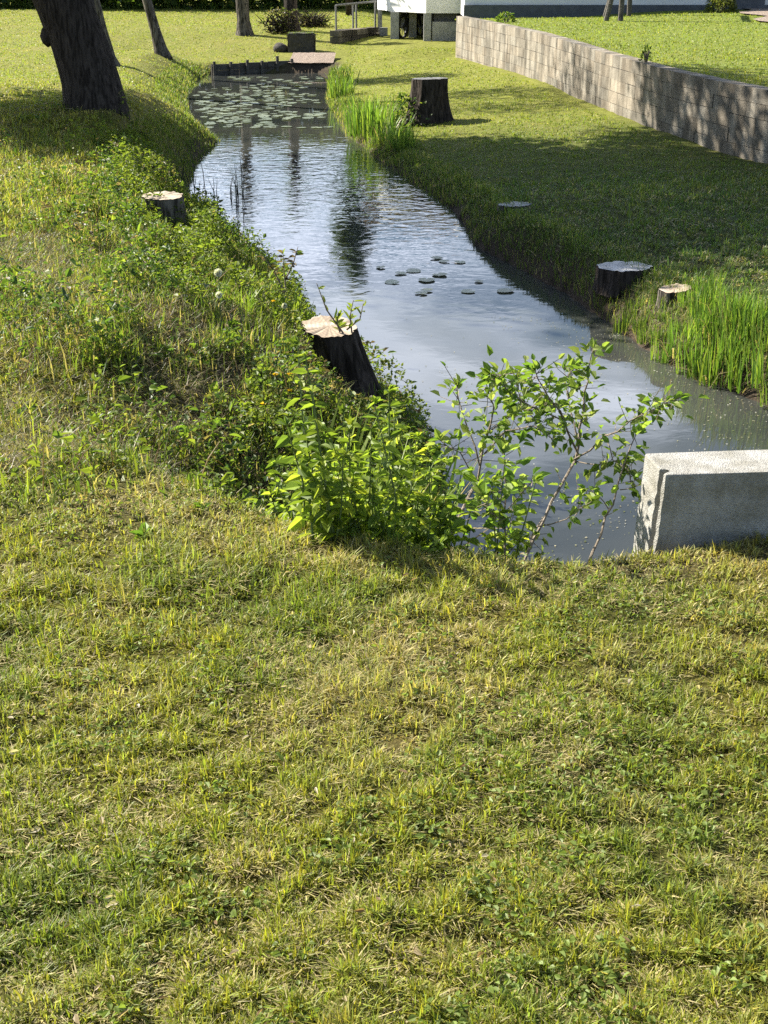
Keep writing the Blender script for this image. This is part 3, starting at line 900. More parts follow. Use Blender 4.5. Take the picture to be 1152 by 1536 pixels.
def boulder(px, py, r, label):
    g = on_ground(px, py)
    bm = bmesh.new(); bmesh.ops.create_icosphere(bm, subdivisions=3, radius=r)
    for v in bm.verts:
        k = 1 + .25 * (vnoise(v.co.x * 1.3 + v.co.z, v.co.y + v.co.z * .7, r * .7, 3) - .5); v.co *= k; v.co.z *= .7
    me = bpy.data.meshes.new('boulder'); bm.to_mesh(me); bm.free()
    for f in me.polygons: f.use_smooth = True
    o = mesh_obj('boulder', me, M_darkstone, None, (g.x, g.y, g.z + r * .35)); tag(o, label, 'boulder')
boulder(421, 77, .19, 'small dark rounded boulder left of the square stone block')

def brush(px, py, w, h, label):
    g = on_ground(px, py)
    root = empty('brush_pile', tuple(g), label, 'brush pile')
    mb = MB()
    for _ in range(120):
        a = random.uniform(0, 6.28); r0 = random.uniform(0, w * .5)
        p0 = Vector((math.cos(a) * r0, math.sin(a) * r0 * .6, random.uniform(0, h * .5))); dd = Vector((random.uniform(-1, 1), random.uniform(-.6, .6), random.uniform(-.1, .9))) * w * .4
        mb.tube([p0, p0 + dd * .5 + Vector((0, 0, .02)), p0 + dd], [.018, .013, .005], 5)
    mb.build('twigs', M_bark, root)
    mb = MB(); n = 500
    P = np.column_stack([rng.normal(0, w * .25, n), rng.normal(0, w * .15, n), rng.random(n) ** 1.5 * h])
    leaves(mb, P, rand_dir(n), .09, .05, pick(n, np.array([[.06, .06, .03], [.09, .08, .04], [.05, .07, .02]]))); mb.build('dead_leaves', M_leaf, root)
brush(421, 49, .9, .62, 'tangled brush pile leaning at the foot of the thick far trunk')
brush(466, 40, 1.1, .35, 'low brush pile on the grass right of the thick far trunk')

# railing
root = empty('metal_railing', (-.9, 33.5, -.5), 'thin grey metal railing climbing towards the house corner', 'railing')
A, B = at_z(504, 46, -.38), at_z(566, 46, -.38)
A.y = 36.0; B.y = 37.0; A.x = at_y(504, 30, 36).x; B.x = at_y(564, 30, 37).x
def rel(v): return Vector((v[0] + .9, v[1] - 33.5, v[2] + .5))
mb = MB()
mb.tube([rel((A.x, A.y, at_y(504, 8, 36).z)), rel((B.x, B.y, at_y(564, 2, 37).z))], [.03, .03], 6); mb.build('handrail', M_metal, root)
mb = MB(); mb.tube([rel((A.x, A.y, at_y(504, 45, 36).z)), rel((B.x, B.y, at_y(564, 42, 37).z))], [.02, .02], 6); mb.build('lower_rail', M_metal, root)
for t in (0, .42, .5, .98):
    q = A.lerp(B, t); mb = MB(); mb.tube([rel((q.x, q.y, -.75)), rel((q.x, q.y, at_y(504, 8 - 6 * t, 36 + t).z))], [.026, .026], 6); mb.build('post', M_metal, root)

# low stone wall with dark side
root = empty('stone_wall', (-.6, 35.8, -.7), 'low rubble stone wall between the railing and the house pillars', 'wall')
A = at_y(507, 60, 35.2); B = at_y(566, 50, 37.0)
mb = MB(); rr = random.Random(9)
dv = Vector((B.x - A.x, B.y - A.y, 0)); Ln = dv.length; dv /= Ln
for c in range(3):
    s = 0
    while s < Ln:
        l = rr.uniform(.14, .3); p0 = Vector((A.x, A.y, 0)) + dv * s; ht = .15
        ang_ = math.atan2(dv.y, dv.x)
        Mx = Matrix.Translation((p0.x + .6, p0.y - 35.8, .0 + c * .155)) @ Matrix.Rotation(ang_, 4, 'Z')
        tn = rr.uniform(.35, 1.0)
        mb.box(.005, l - .008, rr.uniform(-.02, .02), .25, 0, ht - .008, (tn, tn, tn), Mx); s += l
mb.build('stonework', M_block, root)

# A-frame legs on the upper lawn
root = empty('swing_frame', tuple(Vector((4.85, 28.4, .3))), 'grey wooden legs of an a-frame standing on the upper lawn', 'swing frame')
a0 = at_y(909, 25, 28.4); a1 = at_y(931, 25, 28.4)
o3 = Vector((4.85, 28.4, .3))
zg = .27
for (q, dx_) in ((a0, .55), (a1, .05)):
    mb = MB(); b0 = Vector((q.x, 28.4, zg)) - o3; mb.tube([b0, b0 + Vector((dx_ * .75, .1, 2.1))], [.055, .05], 8); mb.build('leg', M_wood_grey, root)
mb = MB(); b0 = Vector((a0.x + .4, 28.5, zg + 2.1)) - o3; mb.tube([b0 + Vector((-.1, 0, 0)), b0 + Vector((.5, 2.6, .02))], [.06, .06], 8); mb.build('crossbar', M_wood_grey, root)
for dx_ in (.1, .65):
    mb = MB(); b0 = Vector((a0.x + dx_ + .3, 31.0, zg)) - o3; mb.tube([b0, Vector((a0.x + .9, 31.05, zg + 2.1)) - o3], [.055, .05], 8); mb.build('leg', M_wood_grey, root)

# ------------------------------------------------------------------ trees
def tree(name, label, base, pts, radii, crown, barkmat, lsize=.12, nleaf=4000, n=20, group=None, knob=None, limbs=(), cat='tree', colors=GREENS):
    root = empty(name, base, label, cat, group)
    mb = MB()
    mb.tube(pts, radii, n, wob=.035)
    if knob:
        p0, p1, r0 = knob
        p0, p1 = Vector(p0), Vector(p1)
        mb.tube([p0, p0.lerp(p1, .4), p0.lerp(p1, .8), p1], [r0, r0 * 1.05, r0 * .8, r0 * .3], 12)
    mb.build('trunk', barkmat, root, True)
    for L in limbs:
        mb = MB(); mb.tube(L[0], L[1], 9, wob=.05); mb.build('limb', barkmat, root, True)
    if crown:
        mb = MB()
        for (c, rad3, cnt) in crown:
            ncl = max(6, cnt // 40)
            D = rng.normal(size=(ncl, 3)); D /= np.linalg.norm(D, axis=1, keepdims=True)
            C = np.asarray(c) + D * np.asarray(rad3) * rng.uniform(.35, 1, (ncl, 1)) ** .6
            i = rng.integers(0, ncl, cnt)
            P = C[i] + rng.normal(0, 1, (cnt, 3)) * np.mean(rad3) * .16
            leaves(mb, P, rand_dir(cnt, -.1), lsize * rng.uniform(.7, 1.3, cnt), lsize * .55 * rng.uniform(.7, 1.3, cnt), pick(cnt, colors))
        mb.build('crown', M_leaf, root)
    return root


# the big leaning tree
g = on_ground(140, 157)
gz_ = g.z
ppm = F / (g.y * CP + (EYE - g.z) * SP)
def tp(px, py, back=0.0):
    q = at_y(px, py, g.y + back); return (q.x - g.x, q.y - g.y, q.z - g.z)
cl = [tp(146, 215), tp(144, 165), tp(140, 145), tp(135, 120), tp(128, 95), tp(118, 60), tp(106, 30), tp(96, 0)]
wd = [106, 98, 90, 85, 83, 81, 81, 84]
rads = [w / ppm / 2 for w in wd]
top = Vector(cl[-1])
cl += [tuple(top + Vector((-.35, .15, .8))), tuple(top + Vector((-.7, .3, 1.5)))]
rads += [.33, .28]
tt_ = Vector(cl[-1])
CR = Vector((-.9, 2.3, 4.9))
limbs = []
for ex, ey, ez, rr_ in ((-2.6, .6, 2.2, .15), (1.6, 2.2, 2.4, .14), (-.6, 3.2, 2.6, .15), (.2, .4, 3.2, .16), (-1.8, 2.8, 2.0, .11), (-.7, 4.6, 1.5, .12), (-3.6, 3.4, 2.2, .13)):
    e_ = tt_ + Vector((ex, ey, ez)); m1 = tt_.lerp(e_, .5) + Vector((0, 0, .35))
    limbs.append(([tt_ - Vector((0, 0, .25)), tt_.lerp(m1, .5), m1, e_], [rr_ * 1.25, rr_, rr_ * .7, rr_ * .3]))
crown = [((-.6, 1.5, 4.4), (2.8, 3.1, 1.7), 15000), ((-2.8, 1.2, 3.4), (1.9, 2.0, .9), 5500), ((.9, 3.2, 3.4), (1.4, 1.6, .9), 4500), ((-.3, -.5, 3.3), (1.8, 1.3, .9), 4500), ((-1.4, 5.0, 3.5), (1.5, 1.5, .9), 4200), ((-.4, 5.6, 6.2), (1.2, 2.1, .8), 2600), ((-4.6, 4.0, 4.0), (1.8, 2.6, 1.0), 8500)]  # outer lobes unseen, added with their limbs to shade the banks and wall
tree('leaning_tree', 'thick dark tree trunk leaning left on the mound beside the water', (g.x, g.y, g.z), cl, rads, crown, M_bark, .17, 0, 28,
     knob=(tp(84, 58), tp(66, 40), .13), limbs=limbs)

# slimmer trunks on the far lawn
def slim(px, py, lean_px, w0, w1, hgt, label, mat, crown_h=None, kind='young_tree', bend=0):
    g = on_ground(px, py)
    pm = F / (g.y * CP + (EYE - g.z) * SP)
    zt = at_y(px, 0, g.y).z - g.z
    k = lean_px / pm / zt
    pts, rd = [], []
    for t in (-.03, 0, .03, .12, .3, .6, 1.0):
        z_ = t * hgt; fl_ = 1 + .45 * max(0, 1 - z_ / .22) if z_ < .22 else 1
        pts.append((k * z_ + bend * math.sin(t * 6), 0, z_)); rd.append((w0 + (w1 - w0) * min(1, z_ / zt)) / pm / 2 * fl_ if z_ < zt else w1 / pm / 2 * (1 - .35 * (z_ - zt) / (hgt - zt)))
    top = Vector(pts[-1]); limbs = []
    for q in range(7):
        a = q * .9 + .3; e_ = top + Vector((math.cos(a) * .35, math.sin(a) * .35, .45 + .25 * (q % 3)))
        limbs.append(([top - Vector((0, 0, .1)), top.lerp(e_, .5) + Vector((0, 0, .05)), e_], [rd[-1] * .5, rd[-1] * .25, .012]))
    cr = [((top.x, top.y, top.z + .55), (.5, .5, .45), 500)] if crown_h is None else [((top.x, top.y, top.z + crown_h * .4), (crown_h * .45, crown_h * .45, crown_h * .5), 2600)]
    tree(kind, label, (g.x, g.y, g.z), pts, rd, cr, mat, .1, 0, 14, limbs=limbs)

slim(165, 100, -16, 22, 16, 5.6, 'pale barked trunk half hidden behind the thick leaning tree', M_bark_grey, 3.6)
slim(243, 82, -17, 17, 13, 4.2, 'slim leaning trunk on the far left lawn, tilting left', M_bark_grey, 2.0)
slim(367, 52, -2, 20, 19, 3.0, 'straight trunk alone on the far lawn beyond the timber edging', M_bark_grey)
slim(437, 46, 0, 22, 20, 2.9, 'far straight trunk with brush piled against its foot', M_bark)

# slender tall tree behind the railing, seen in the water
base_ = Vector((at_y(524, 10, 46).x, 46.0, -.35))
tree('poplar_tree', 'slender trunk in the dark hedge line left of the house', tuple(base_), [(0, 0, -.1), (0, 0, 2), (.05, 0, 5), (.05, 0, 8.2)], [.13, .11, .08, .03],
     [((.05, 0, 6.1), (.6, .6, 1.8), 2600)], M_bark, .2, 0, 10, colors=GREENS * .8)

# hedge of the far boundary
mb = MB(); n = 48000
x = rng.uniform(-30, 8, n); y = 54 + rng.normal(0, .9, n) + 1.2 * np.sin(x * .21)
topz = 3.0 + 1.1 * fbm(x, x * 0 + 3, 4.5, 91) + .4 * fbm(x, x * 0 + 1, 1.3, 92)
z = -.35 + rng.random(n) ** .8 * topz
leaves(mb, np.stack([x, y - .9 * (1 - z / 5), z], 1), rand_dir(n, .2), rng.uniform(.22, .42, n), rng.uniform(.14, .26, n), pick(n, GREENS * .6))
m2 = 6000
x = rng.uniform(-32, 8, m2); y = 52.2 + rng.normal(0, .3, m2) + 1.2 * np.sin(x * .21)
blades(mb, np.stack([x, y, terrain(x, y)], 1), rng.uniform(.15, .4, m2), .03, rng.uniform(0, 6.28, m2), rng.uniform(.1, .8, m2), pick(m2, GREENS * .9))
tag(mb.build('hedge', M_leaf), 'dark overgrown hedge along the far edge of the lawn', 'hedge', kind='stuff')

# small round shrub by the house
def shrub(loc, r, h, nl, label, name='shrub', L=.06, colors=GREENS, cat='shrub', group=None):
    root = empty(name, loc, label, cat, group)
    mb = MB()
    for q in range(7):
        a = q * .9; mb.tube([(0, 0, -.03), (math.cos(a) * r * .35, math.sin(a) * r * .35, h * .45), (math.cos(a) * r * .6, math.sin(a) * r * .6, h * .8)], [.015, .01, .004], 5)
    mb.build('stem', M_stem, root)
    mb = MB()
    D = rng.normal(size=(nl, 3)); D /= np.linalg.norm(D, axis=1, keepdims=True); D[:, 2] = np.abs(D[:, 2]) * 1.0
    rad_ = rng.uniform(.45, 1, nl)[:, None] ** .5 * (.85 + .3 * vnoise(D[:, 0] * 3, D[:, 1] * 3 + D[:, 2] * 2, .8, 4)[:, None])
    P = D * rad_ * np.array([r, r, h]); P[:, 2] += .02
    leaves(mb, P, D + rng.normal(0, .6, (nl, 3)), L * rng.uniform(.7, 1.3, nl), L * .5, pick(nl, colors)); mb.build('foliage', M_leaf, root)
    return root
q = at_y(1082, 12, 31.6)
shrub((q.x, 31.6, .3), .36, .5, 1500, 'small round yellow green shrub by the house plinth on the upper lawn', colors=np.array([[.13, .15, .04], [.17, .18, .05], [.09, .12, .03]]))
q = at_z(940, 77, .30)
shrub((float(wallx(18.3)) + .08, 18.3, .305 + zdrop(18.3)), .07, .2, 60, 'small dark weed sprouting on top of the block wall', 'wall_weed', .05, GREENS * .7, 'weed')
q = at_z(727, 36, .28)
shrub((float(wallx(28.2)) + .5, 28.2, .24), .22, .22, 260, 'low green weed tuft behind the far end of the block wall', 'weed_tuft', .06, GREENS, 'weed')

# ------------------------------------------------------------------ reeds
REED = np.array([[.10, .185, .03], [.14, .225, .035], [.19, .26, .045], [.07, .135, .025]])
def reed_mesh(nb, r, h, w, lean=.2, colors=REED, dead=.12):
    mb = MB()
    a = rng.uniform(0, 6.28, nb); q = r * np.sqrt(rng.random(nb))
    P = np.column_stack([np.cos(a) * q, np.sin(a) * q, np.full(nb, -.02)])
    c = pick(nb, colors); dm = rng.random(nb) < dead
    c[dm] = np.array([.30, .25, .13]) * rng.uniform(.6, 1.1, (dm.sum(), 1))
    blades(mb, P, h * rng.uniform(.55, 1.1, nb), w * rng.uniform(.7, 1.2, nb), a + rng.normal(0, .7, nb), np.abs(rng.normal(lean, .14, nb)) + dm * rng.uniform(.2, 1.8, nb), c)
    return mb

protos = [reed_mesh(72, .13, h, .011) for h in (.33, .29, .37)]
protos = [m.build('reed_clump', M_grass) for m in protos]
first = [True] * 3
k = 0
spots = []
for i in range(1500):
    yy = random.uniform(6.9, 9.25); xx = float(np.interp(yy, _ry, _rx)) + random.uniform(.0, .62) ** 1.5
    if xx > 3.0 or any((xx - a) ** 2 + (yy - b) ** 2 < .115 ** 2 for a, b in spots): continue
    if yy > 9.15 or math.hypot(xx - 2.12, yy - 9.2) < .2: continue
    spots.append((xx, yy))
    if len(spots) >= 80: break
for xx, yy in spots:
    zz = float(terrain(np.array([xx]), np.array([yy]))[0])
    j = k % 3; o = protos[j]
    if not first[j]:
        o = protos[j].copy(); col.objects.link(o)
    first[j] = False
    o.location = (xx, yy, zz); o.rotation_euler = (0, 0, random.uniform(0, 6.28)); s_ = random.uniform(.7, 1.1) * (1.05 - .35 * (xx - np.interp(yy, _ry, _rx))) * (.45 if abs(xx / yy - .2305) < .024 and xx - np.interp(yy, _ry, _rx) > .12 else 1) * (.52 if xx / yy < .215 else .62 if xx / yy < .235 else .9)
    o.scale = (s_, s_, s_)
    tag(o, 'bright green upright reed clump at the sunlit corner of the right bank', 'reeds', 'reed clumps on the sunlit right bank')
    k += 1
# iris clump by the big stump
iris = reed_mesh(150, .34, .62, .022, .22, REED * .95, .06).build('iris_clump', M_grass)
q = on_ground(556, 203); iris.location = (q.x, q.y + .1, q.z); tag(iris, 'large green iris clump beside the big dark stump', 'reeds')
i2 = reed_mesh(80, .28, .42, .018, .3, REED).build('iris_clump', M_grass); q = on_ground(515, 128); i2.location = tuple(q); tag(i2, 'bright iris clump on the far right margin near the culvert', 'reeds')
i3 = reed_mesh(60, .22, .40, .02, .4, REED).build('iris_clump', M_grass); q = on_ground(590, 208); i3.location = tuple(q); tag(i3, 'small iris clump tight against the left side of the big stump', 'reeds')
for k_, (px, py, s_) in enumerate(((545, 196, .8), (575, 215, .6), (600, 222, .55), (505, 112, .6), (512, 145, .7))):
    o = (iris, i2)[k_ % 2].copy(); col.objects.link(o); q = on_ground(px, py); o.location = tuple(q); o.scale = (s_,) * 3; o.rotation_euler.z = k_ * 1.9
    tag(o, ('iris clump at the water edge just left of the largest clump', 'short iris clump below the big stump at the waterline', 'lowest iris clump right below the big stump',
            'bright iris tuft at the corner of the stone culvert face', 'small bright iris tuft on the margin between the culvert and the big stump')[k_], 'reeds')
# dark rushes standing in the water
q = at_z(322, 298, WATER)
root = empty('rush_clump', (q.x, q.y, WATER), 'thin dark rushes standing in the water below the mound', 'rushes')
for _ in range(20):
    p = Vector((random.gauss(0, .22), random.gauss(0, .35), -.1)); h_ = random.uniform(.25, .62)
    mb = MB(); mb.tube([p, p + Vector((random.uniform(-.03, .03), 0, h_ * .6)), p + Vector((random.uniform(-.09, .09), 0, h_))], [.006, .0045, .0015], 5, (.05, .06, .03)); mb.build('stem', M_leaf, root)

# ------------------------------------------------------------------ lily pads
def pad_mesh(seed):
    rr = random.Random(seed); n = 16; mb = MB(); v = [(0, 0, .0)]
    for i in range(n + 1):
        a = .16 + (6.283 - .32) * i / n; r_ = 1 + .05 * math.sin(3 * a + seed); v.append((r_ * math.cos(a), r_ * math.sin(a), rr.uniform(0, .035) + (.05 if rr.random() < .1 else 0)))
    mb.add(v, None, [(0, i + 1, i + 2) for i in range(n)], (.135, .16, .085) if seed % 2 else (.10, .125, .062))
    return mb.build('lily_pad', M_pad)
pp = [pad_mesh(s_) for s_ in range(4)]; used = [False] * 4
pn = [pad_mesh(s_) for s_ in (4, 5)]
for o in pn: o.data.color_attributes['Col'].data.foreach_set('color', [.27, .30, .20, 1] * len(o.data.vertices))
pp += pn; used += [False] * 2
def put_pad(x, y, r_, label, group, j):
    o = pp[j]
    if used[j]: o = o.copy(); col.objects.link(o)
    used[j] = True
    o.location = (x, y, WATER + .006 + random.uniform(0, .006)); o.scale = (r_ * random.uniform(.85, 1.2), r_, r_); o.rotation_euler = (random.gauss(0, .03), random.gauss(0, .03), random.uniform(0, 6.28))
    tag(o, label, 'lily pad', group)
for i, (px, py) in enumerate(((571, 402), (620, 407), (601, 411), (640, 421), (660, 413), (666, 393), (690, 394), (718, 423), (758, 437), (632, 441), (588, 424), (655, 388), (640, 437), (702, 438))):
    q = at_z(px, py, WATER); put_pad(q.x, q.y, random.uniform(.04, .072), 'flat lily pad floating in the loose group in midstream', 'lily pads in midstream', 4 + i % 2)
done = []
tries = 0
while len(done) < 210 and tries < 20000:
    tries += 1
    px = random.uniform(285, 520); py = random.choice((random.uniform(116, 192), random.uniform(140, 192)))
    q = at_z(px, py, WATER)
    d_ = float(poly_dist([q.x], [q.y])[0])
    if d_ > -.2 or any((q.x - a) ** 2 + ((q.y - b)) ** 2 < .16 ** 2 for a, b in done): continue
    if vnoise(q.x, q.y, .9, 5) < .36: continue
    done.append((q.x, q.y)); put_pad(q.x, q.y, random.uniform(.06, .11), 'lily pad in the crowded bed before the timber edging', 'lily pads in the far bed', len(done) % 4)

# ------------------------------------------------------------------ saplings in front
LEAFC = np.array([[.13, .21, .035], [.16, .25, .04], [.10, .18, .03], [.21, .29, .06], [.27, .33, .10]])
def sapling(label, base, stems, nper, L=.041, ycen=3.6):
    """stems: lists of (px, py, y) the stem passes, with radii; leaves along the outer part"""
    root = empty('sapling', base, label, 'sapling')
    B = Vector(base)
    ms, ml = MB(), MB()
    P, D = [], []
    for pts, r0, r1, t0, dens in stems:
        r0, r1 = r0 * .78, r1 * .78
        W = [at_y(p[0], p[1], 3.42 + (p[2] - 3.42) * 2.5) - B for p in pts]
        # resample with a little waviness
        W2 = []
        for a, b in zip(W[:-1], W[1:]):
            for t in (0, .5): W2.append(a.lerp(b, t) + Vector((random.gauss(0, .003), random.gauss(0, .004), random.gauss(0, .003))))
        W2.append(W[-1]); n_ = len(W2)
        ms.tube(W2, [r0 + (r1 - r0) * i / (n_ - 1) for i in range(n_)], 6)
        ln = sum((b - a).length for a, b in zip(W2[:-1], W2[1:]))
        cnt = int(ln * dens * nper)
        for _ in range(cnt):
            t = t0 + (1 - t0) * random.random() ** .8; f_ = t * (n_ - 1); i = min(int(f_), n_ - 2)
            p = W2[i].lerp(W2[i + 1], f_ - i); ax = (W2[i + 1] - W2[i]).normalized()
            o_ = Vector((random.gauss(0, 1), random.gauss(0, 1), random.gauss(.15, .7))).normalized()
            tw = random.random()
            e = p + o_ * random.uniform(.008, .05) if tw < .8 else p + o_ * random.uniform(.05, .10)
            if random.random() < .5: ms.tube([p, e], [.0016, .001], 3, caps=False)
            dd = (o_ * .8 + ax * .5 + Vector((0, 0, random.uniform(-.7, .25)))).normalized()
            P.append(e); D.append(dd)
        for _ in range(5):
            P.append(W2[-1]); D.append((W2[-1] - W2[-2]).normalized() + Vector((random.gauss(0, .6), random.gauss(0, .6), random.gauss(0, .5))))
    n_ = len(P)
    LL = L * rng.uniform(.5, 1.15, n_)
    leaves(ml, np.array([tuple(p) for p in P]), np.array([tuple(q) for q in D]), LL, LL * rng.uniform(.48, .68, n_), pick(n_, LEAFC, .8, 1.2), .18, .45)
    ms.build('stem', M_stem, root); ml.build('foliage', M_leaf, root)
    return root

bz = lambda px, py, y: tuple(at_y(px, py, y))
sapling('leafy sapling with a stout leaning stem in the middle of the lawn edge', bz(774, 862, 3.42), [
    ([(774, 862, 3.42), (800, 810, 3.5), (828, 755, 3.58), (862, 692, 3.66)], .0068, .0055, .55, .12),
    ([(862, 692, 3.66), (872, 640, 3.68), (878, 590, 3.70), (881, 555, 3.72), (890, 522, 3.73)], .006, .002, .1, .9),
    ([(862, 692, 3.66), (905, 655, 3.64), (945, 632, 3.62), (985, 612, 3.62), (1012, 601, 3.62)], .005, .002, .2, 1.15),
    ([(866, 680, 3.66), (840, 620, 3.63), (815, 582, 3.62), (803, 556, 3.62)], .005, .002, .1, 1.3),
    ([(845, 630, 3.63), (800, 612, 3.6), (760, 585, 3.58), (735, 562, 3.57)], .004, .002, .0, 1.2),
    ([(868, 665, 3.67), (852, 610, 3.72), (850, 570, 3.75), (862, 548, 3.77)], .004, .002, .0, 1.3),
    ([(815, 640, 3.62), (780, 600, 3.66), (770, 560, 3.68)], .003, .0015, .0, 1.3),
    ([(905, 655, 3.64), (920, 690, 3.6), (945, 705, 3.58), (950, 735, 3.58)], .003, .0015, .2, .7),
    ([(862, 692, 3.66), (905, 698, 3.62), (935, 690, 3.6)], .003, .0015, .3, .6),
    ([(803, 790, 3.5), (850, 778, 3.46), (888, 752, 3.45)], .003, .0015, .4, .25),
    ([(828, 755, 3.58), (800, 800, 3.52), (795, 815, 3.5)], .0025, .0015, .3, .5)], 185)
sapling('bushy pale stemmed sapling leaning right beside the nettles', bz(652, 862, 3.40), [
    ([(652, 862, 3.40), (672, 812, 3.46), (692, 768, 3.52), (716, 722, 3.58)], .007, .006, .5, .15),
    ([(716, 722, 3.58), (728, 670, 3.6), (742, 610, 3.62), (738, 590, 3.63), (728, 572, 3.64)], .005, .002, .1, .9),
    ([(722, 700, 3.58), (700, 640, 3.6), (690, 600, 3.6), (686, 580, 3.6)], .004, .0015, .2, .8),
    ([(726, 680, 3.6), (760, 650, 3.58), (800, 640, 3.56), (830, 660, 3.55)], .004, .0015, .1, 1.0),
    ([(730, 650, 3.6), (770, 620, 3.64), (795, 580, 3.66)], .004, .0015, .0, 1.0),
    ([(716, 722, 3.58), (690, 680, 3.55), (660, 660, 3.55)], .003, .0015, .2, .8),
    ([(700, 750, 3.54), (740, 740, 3.5), (772, 735, 3.5)], .003, .0015, .2, .8)], 150)
sapling('thin sparse sapling leaning right nearest the concrete block', bz(878, 858, 3.44), [
    ([(878, 858, 3.44), (900, 800, 3.5), (918, 755, 3.54), (938, 690, 3.58), (955, 650, 3.6)], .006, .002, .35, .42),
    ([(915, 762, 3.54), (895, 742, 3.52), (878, 735, 3.5)], .0025, .0012, .2, .8),
    ([(925, 735, 3.55), (950, 730, 3.54), (952, 720, 3.54)], .0025, .0012, .2, .9)], 110)
sapling('upright slender sapling between the two leaning saplings', bz(757, 862, 3.40), [
    ([(757, 862, 3.40), (756, 800, 3.43), (760, 740, 3.46), (755, 680, 3.48)], .005, .002, .15, .75),
    ([(758, 770, 3.44), (780, 740, 3.42), (800, 722, 3.42)], .0025, .0012, .1, .9),
    ([(757, 790, 3.44), (735, 765, 3.42), (725, 745, 3.42)], .0025, .0012, .1, .9)], 130, .05)

# ------------------------------------------------------------------ tall weeds on the near left bank
def nettle(h, nodes, L, cols_, seed):
    root = empty('leafy_weed', (0, 0, 0), None, 'weed')
    ms, ml = MB(), MB(); P, D, S = [], [], []
    for st in range(3):
        b = Vector((random.gauss(0, .03), random.gauss(0, .03), -.03)); hh = h * random.uniform(.7, 1.05)
        tip = b + Vector((random.gauss(0, .07), random.gauss(0, .07), hh)); mid = b.lerp(tip, .5) + Vector((random.gauss(0, .012), random.gauss(0, .012), 0))
        ms.tube([b, mid, tip], [.004, .003, .0015], 5)
        for k_ in range(nodes):
            t = .12 + .88 * k_ / (nodes - 1); p = b.lerp(mid, t * 2) if t < .5 else mid.lerp(tip, t * 2 - 1)
            a = k_ * 1.57 + random.gauss(0, .3)
            for s_ in (0, math.pi):
                P.append(tuple(p)); D.append((math.cos(a + s_), math.sin(a + s_), random.uniform(-.35, .45))); S.append(L * (1.1 - .45 * t) * random.uniform(.75, 1.2))
            if random.random() < .5:
                a2 = random.uniform(0, 6.28); P.append(tuple(p)); D.append((math.cos(a2), math.sin(a2), .3)); S.append(L * .5)
        for _ in range(4): P.append(tuple(tip)); D.append((random.gauss(0, 1), random.gauss(0, 1), .8)); S.append(L * .5)
    S = np.array(S); leaves(ml, np.array(P), np.array(D), S, S * rng.uniform(.42, .6, len(S)), pick(len(S), cols_, .8, 1.25), .2, .3)
    ms.build('stem', M_green_stem, root); ml.build('foliage', M_leaf, root)
    return root
NC_ = np.array([[.16, .23, .032], [.21, .29, .04], [.11, .17, .03], [.27, .33, .05]])
nprot = [nettle(.46, 11, .065, NC_, 1), nettle(.36, 9, .055, NC_ * np.array([1.25, 1.15, 1]), 2), nettle(.54, 12, .06, NC_ * .9, 3), nettle(.27, 7, .05, NC_ * 1.2, 4)]
nused = [False] * 4
def put_weed(j, loc, s_, label, group):
    if not nused[j]:
        nused[j] = True; o = nprot[j]; o.location = loc; o.scale = (s_,) * 3; o.rotation_euler = (0, 0, random.uniform(0, 6.28)); o['label'] = label
    else: o = copy_tree(nprot[j], loc, random.uniform(0, 6.28), s_, label)
    (nprot[j] if o is None else o).rotation_euler = (random.gauss(0, .14), random.gauss(0, .14), random.uniform(0, 6.28))
    o['group'] = group
cnt = 0
for i in range(3000):
    xx, yy = random.uniform(-.42, .5), random.uniform(3.42, 5.6)
    d_ = float(poly_dist([xx], [yy])[0])
    if d_ < .0 or d_ > .62 or xx / yy < -.06 or (yy > 4.6 and xx / yy < .012): continue
    if yy > 4.6 and random.random() < .3: continue
    zz = float(terrain(np.array([xx]), np.array([yy]))[0])
    # leave the hollow left of the weeds open
    if xx < -.28 and yy < 4.4 and random.random() < .6: continue
    put_weed(random.choice((0, 1, 2, 3)), (xx, yy, zz), random.uniform(.95, 1.35) * (1.0 if yy > 3.7 else .85), 'leafy green nettle like weed crowding the bank left of the saplings', 'leafy weeds crowding the near bank')
    cnt += 1
    if cnt >= 115: break
# broad grass blades standing in the weeds
tp0 = [reed_mesh(34, .09, h_, .014, .35, np.array([[.16, .24, .03], [.20, .27, .04], [.11, .19, .03]]), .05).build('grass_tuft', M_grass) for h_ in (.42, .34)]
fu = [False, False]
for i, (px, py, Y) in enumerate(((560, 690, 4.9), (585, 680, 5.0), (610, 660, 5.1), (545, 720, 4.6), (575, 740, 4.5), (600, 720, 4.6), (625, 690, 4.9), (520, 640, 5.2), (640, 650, 5.3), (330, 470, 7.2), (410, 480, 7.6), (365, 500, 7.0), (235, 420, 7.9), (440, 440, 8.8), (395, 430, 8.6), (455, 470, 8.4))):
    q = at_y(px, py, Y); zz = float(terrain(np.array([q.x]), np.array([Y]))[0]); j = i % 2; o = tp0[j]
    if fu[j]: o = o.copy(); col.objects.link(o)
    fu[j] = True; o.location = (q.x, Y, zz); o.rotation_euler.z = random.uniform(0, 6.28); s_ = (1.35 if i < 9 else .6) * random.uniform(.9, 1.15); o.scale = (s_,) * 3
    if i < 9: tag(o, 'tall broad bladed grass tuft rising behind the leafy weeds', 'grass tuft', 'broad grass tufts among the near weeds')
    else: tag(o, 'yellow green grass tuft among the low weeds on the left bank', 'grass tuft', 'grass tufts on the left bank')

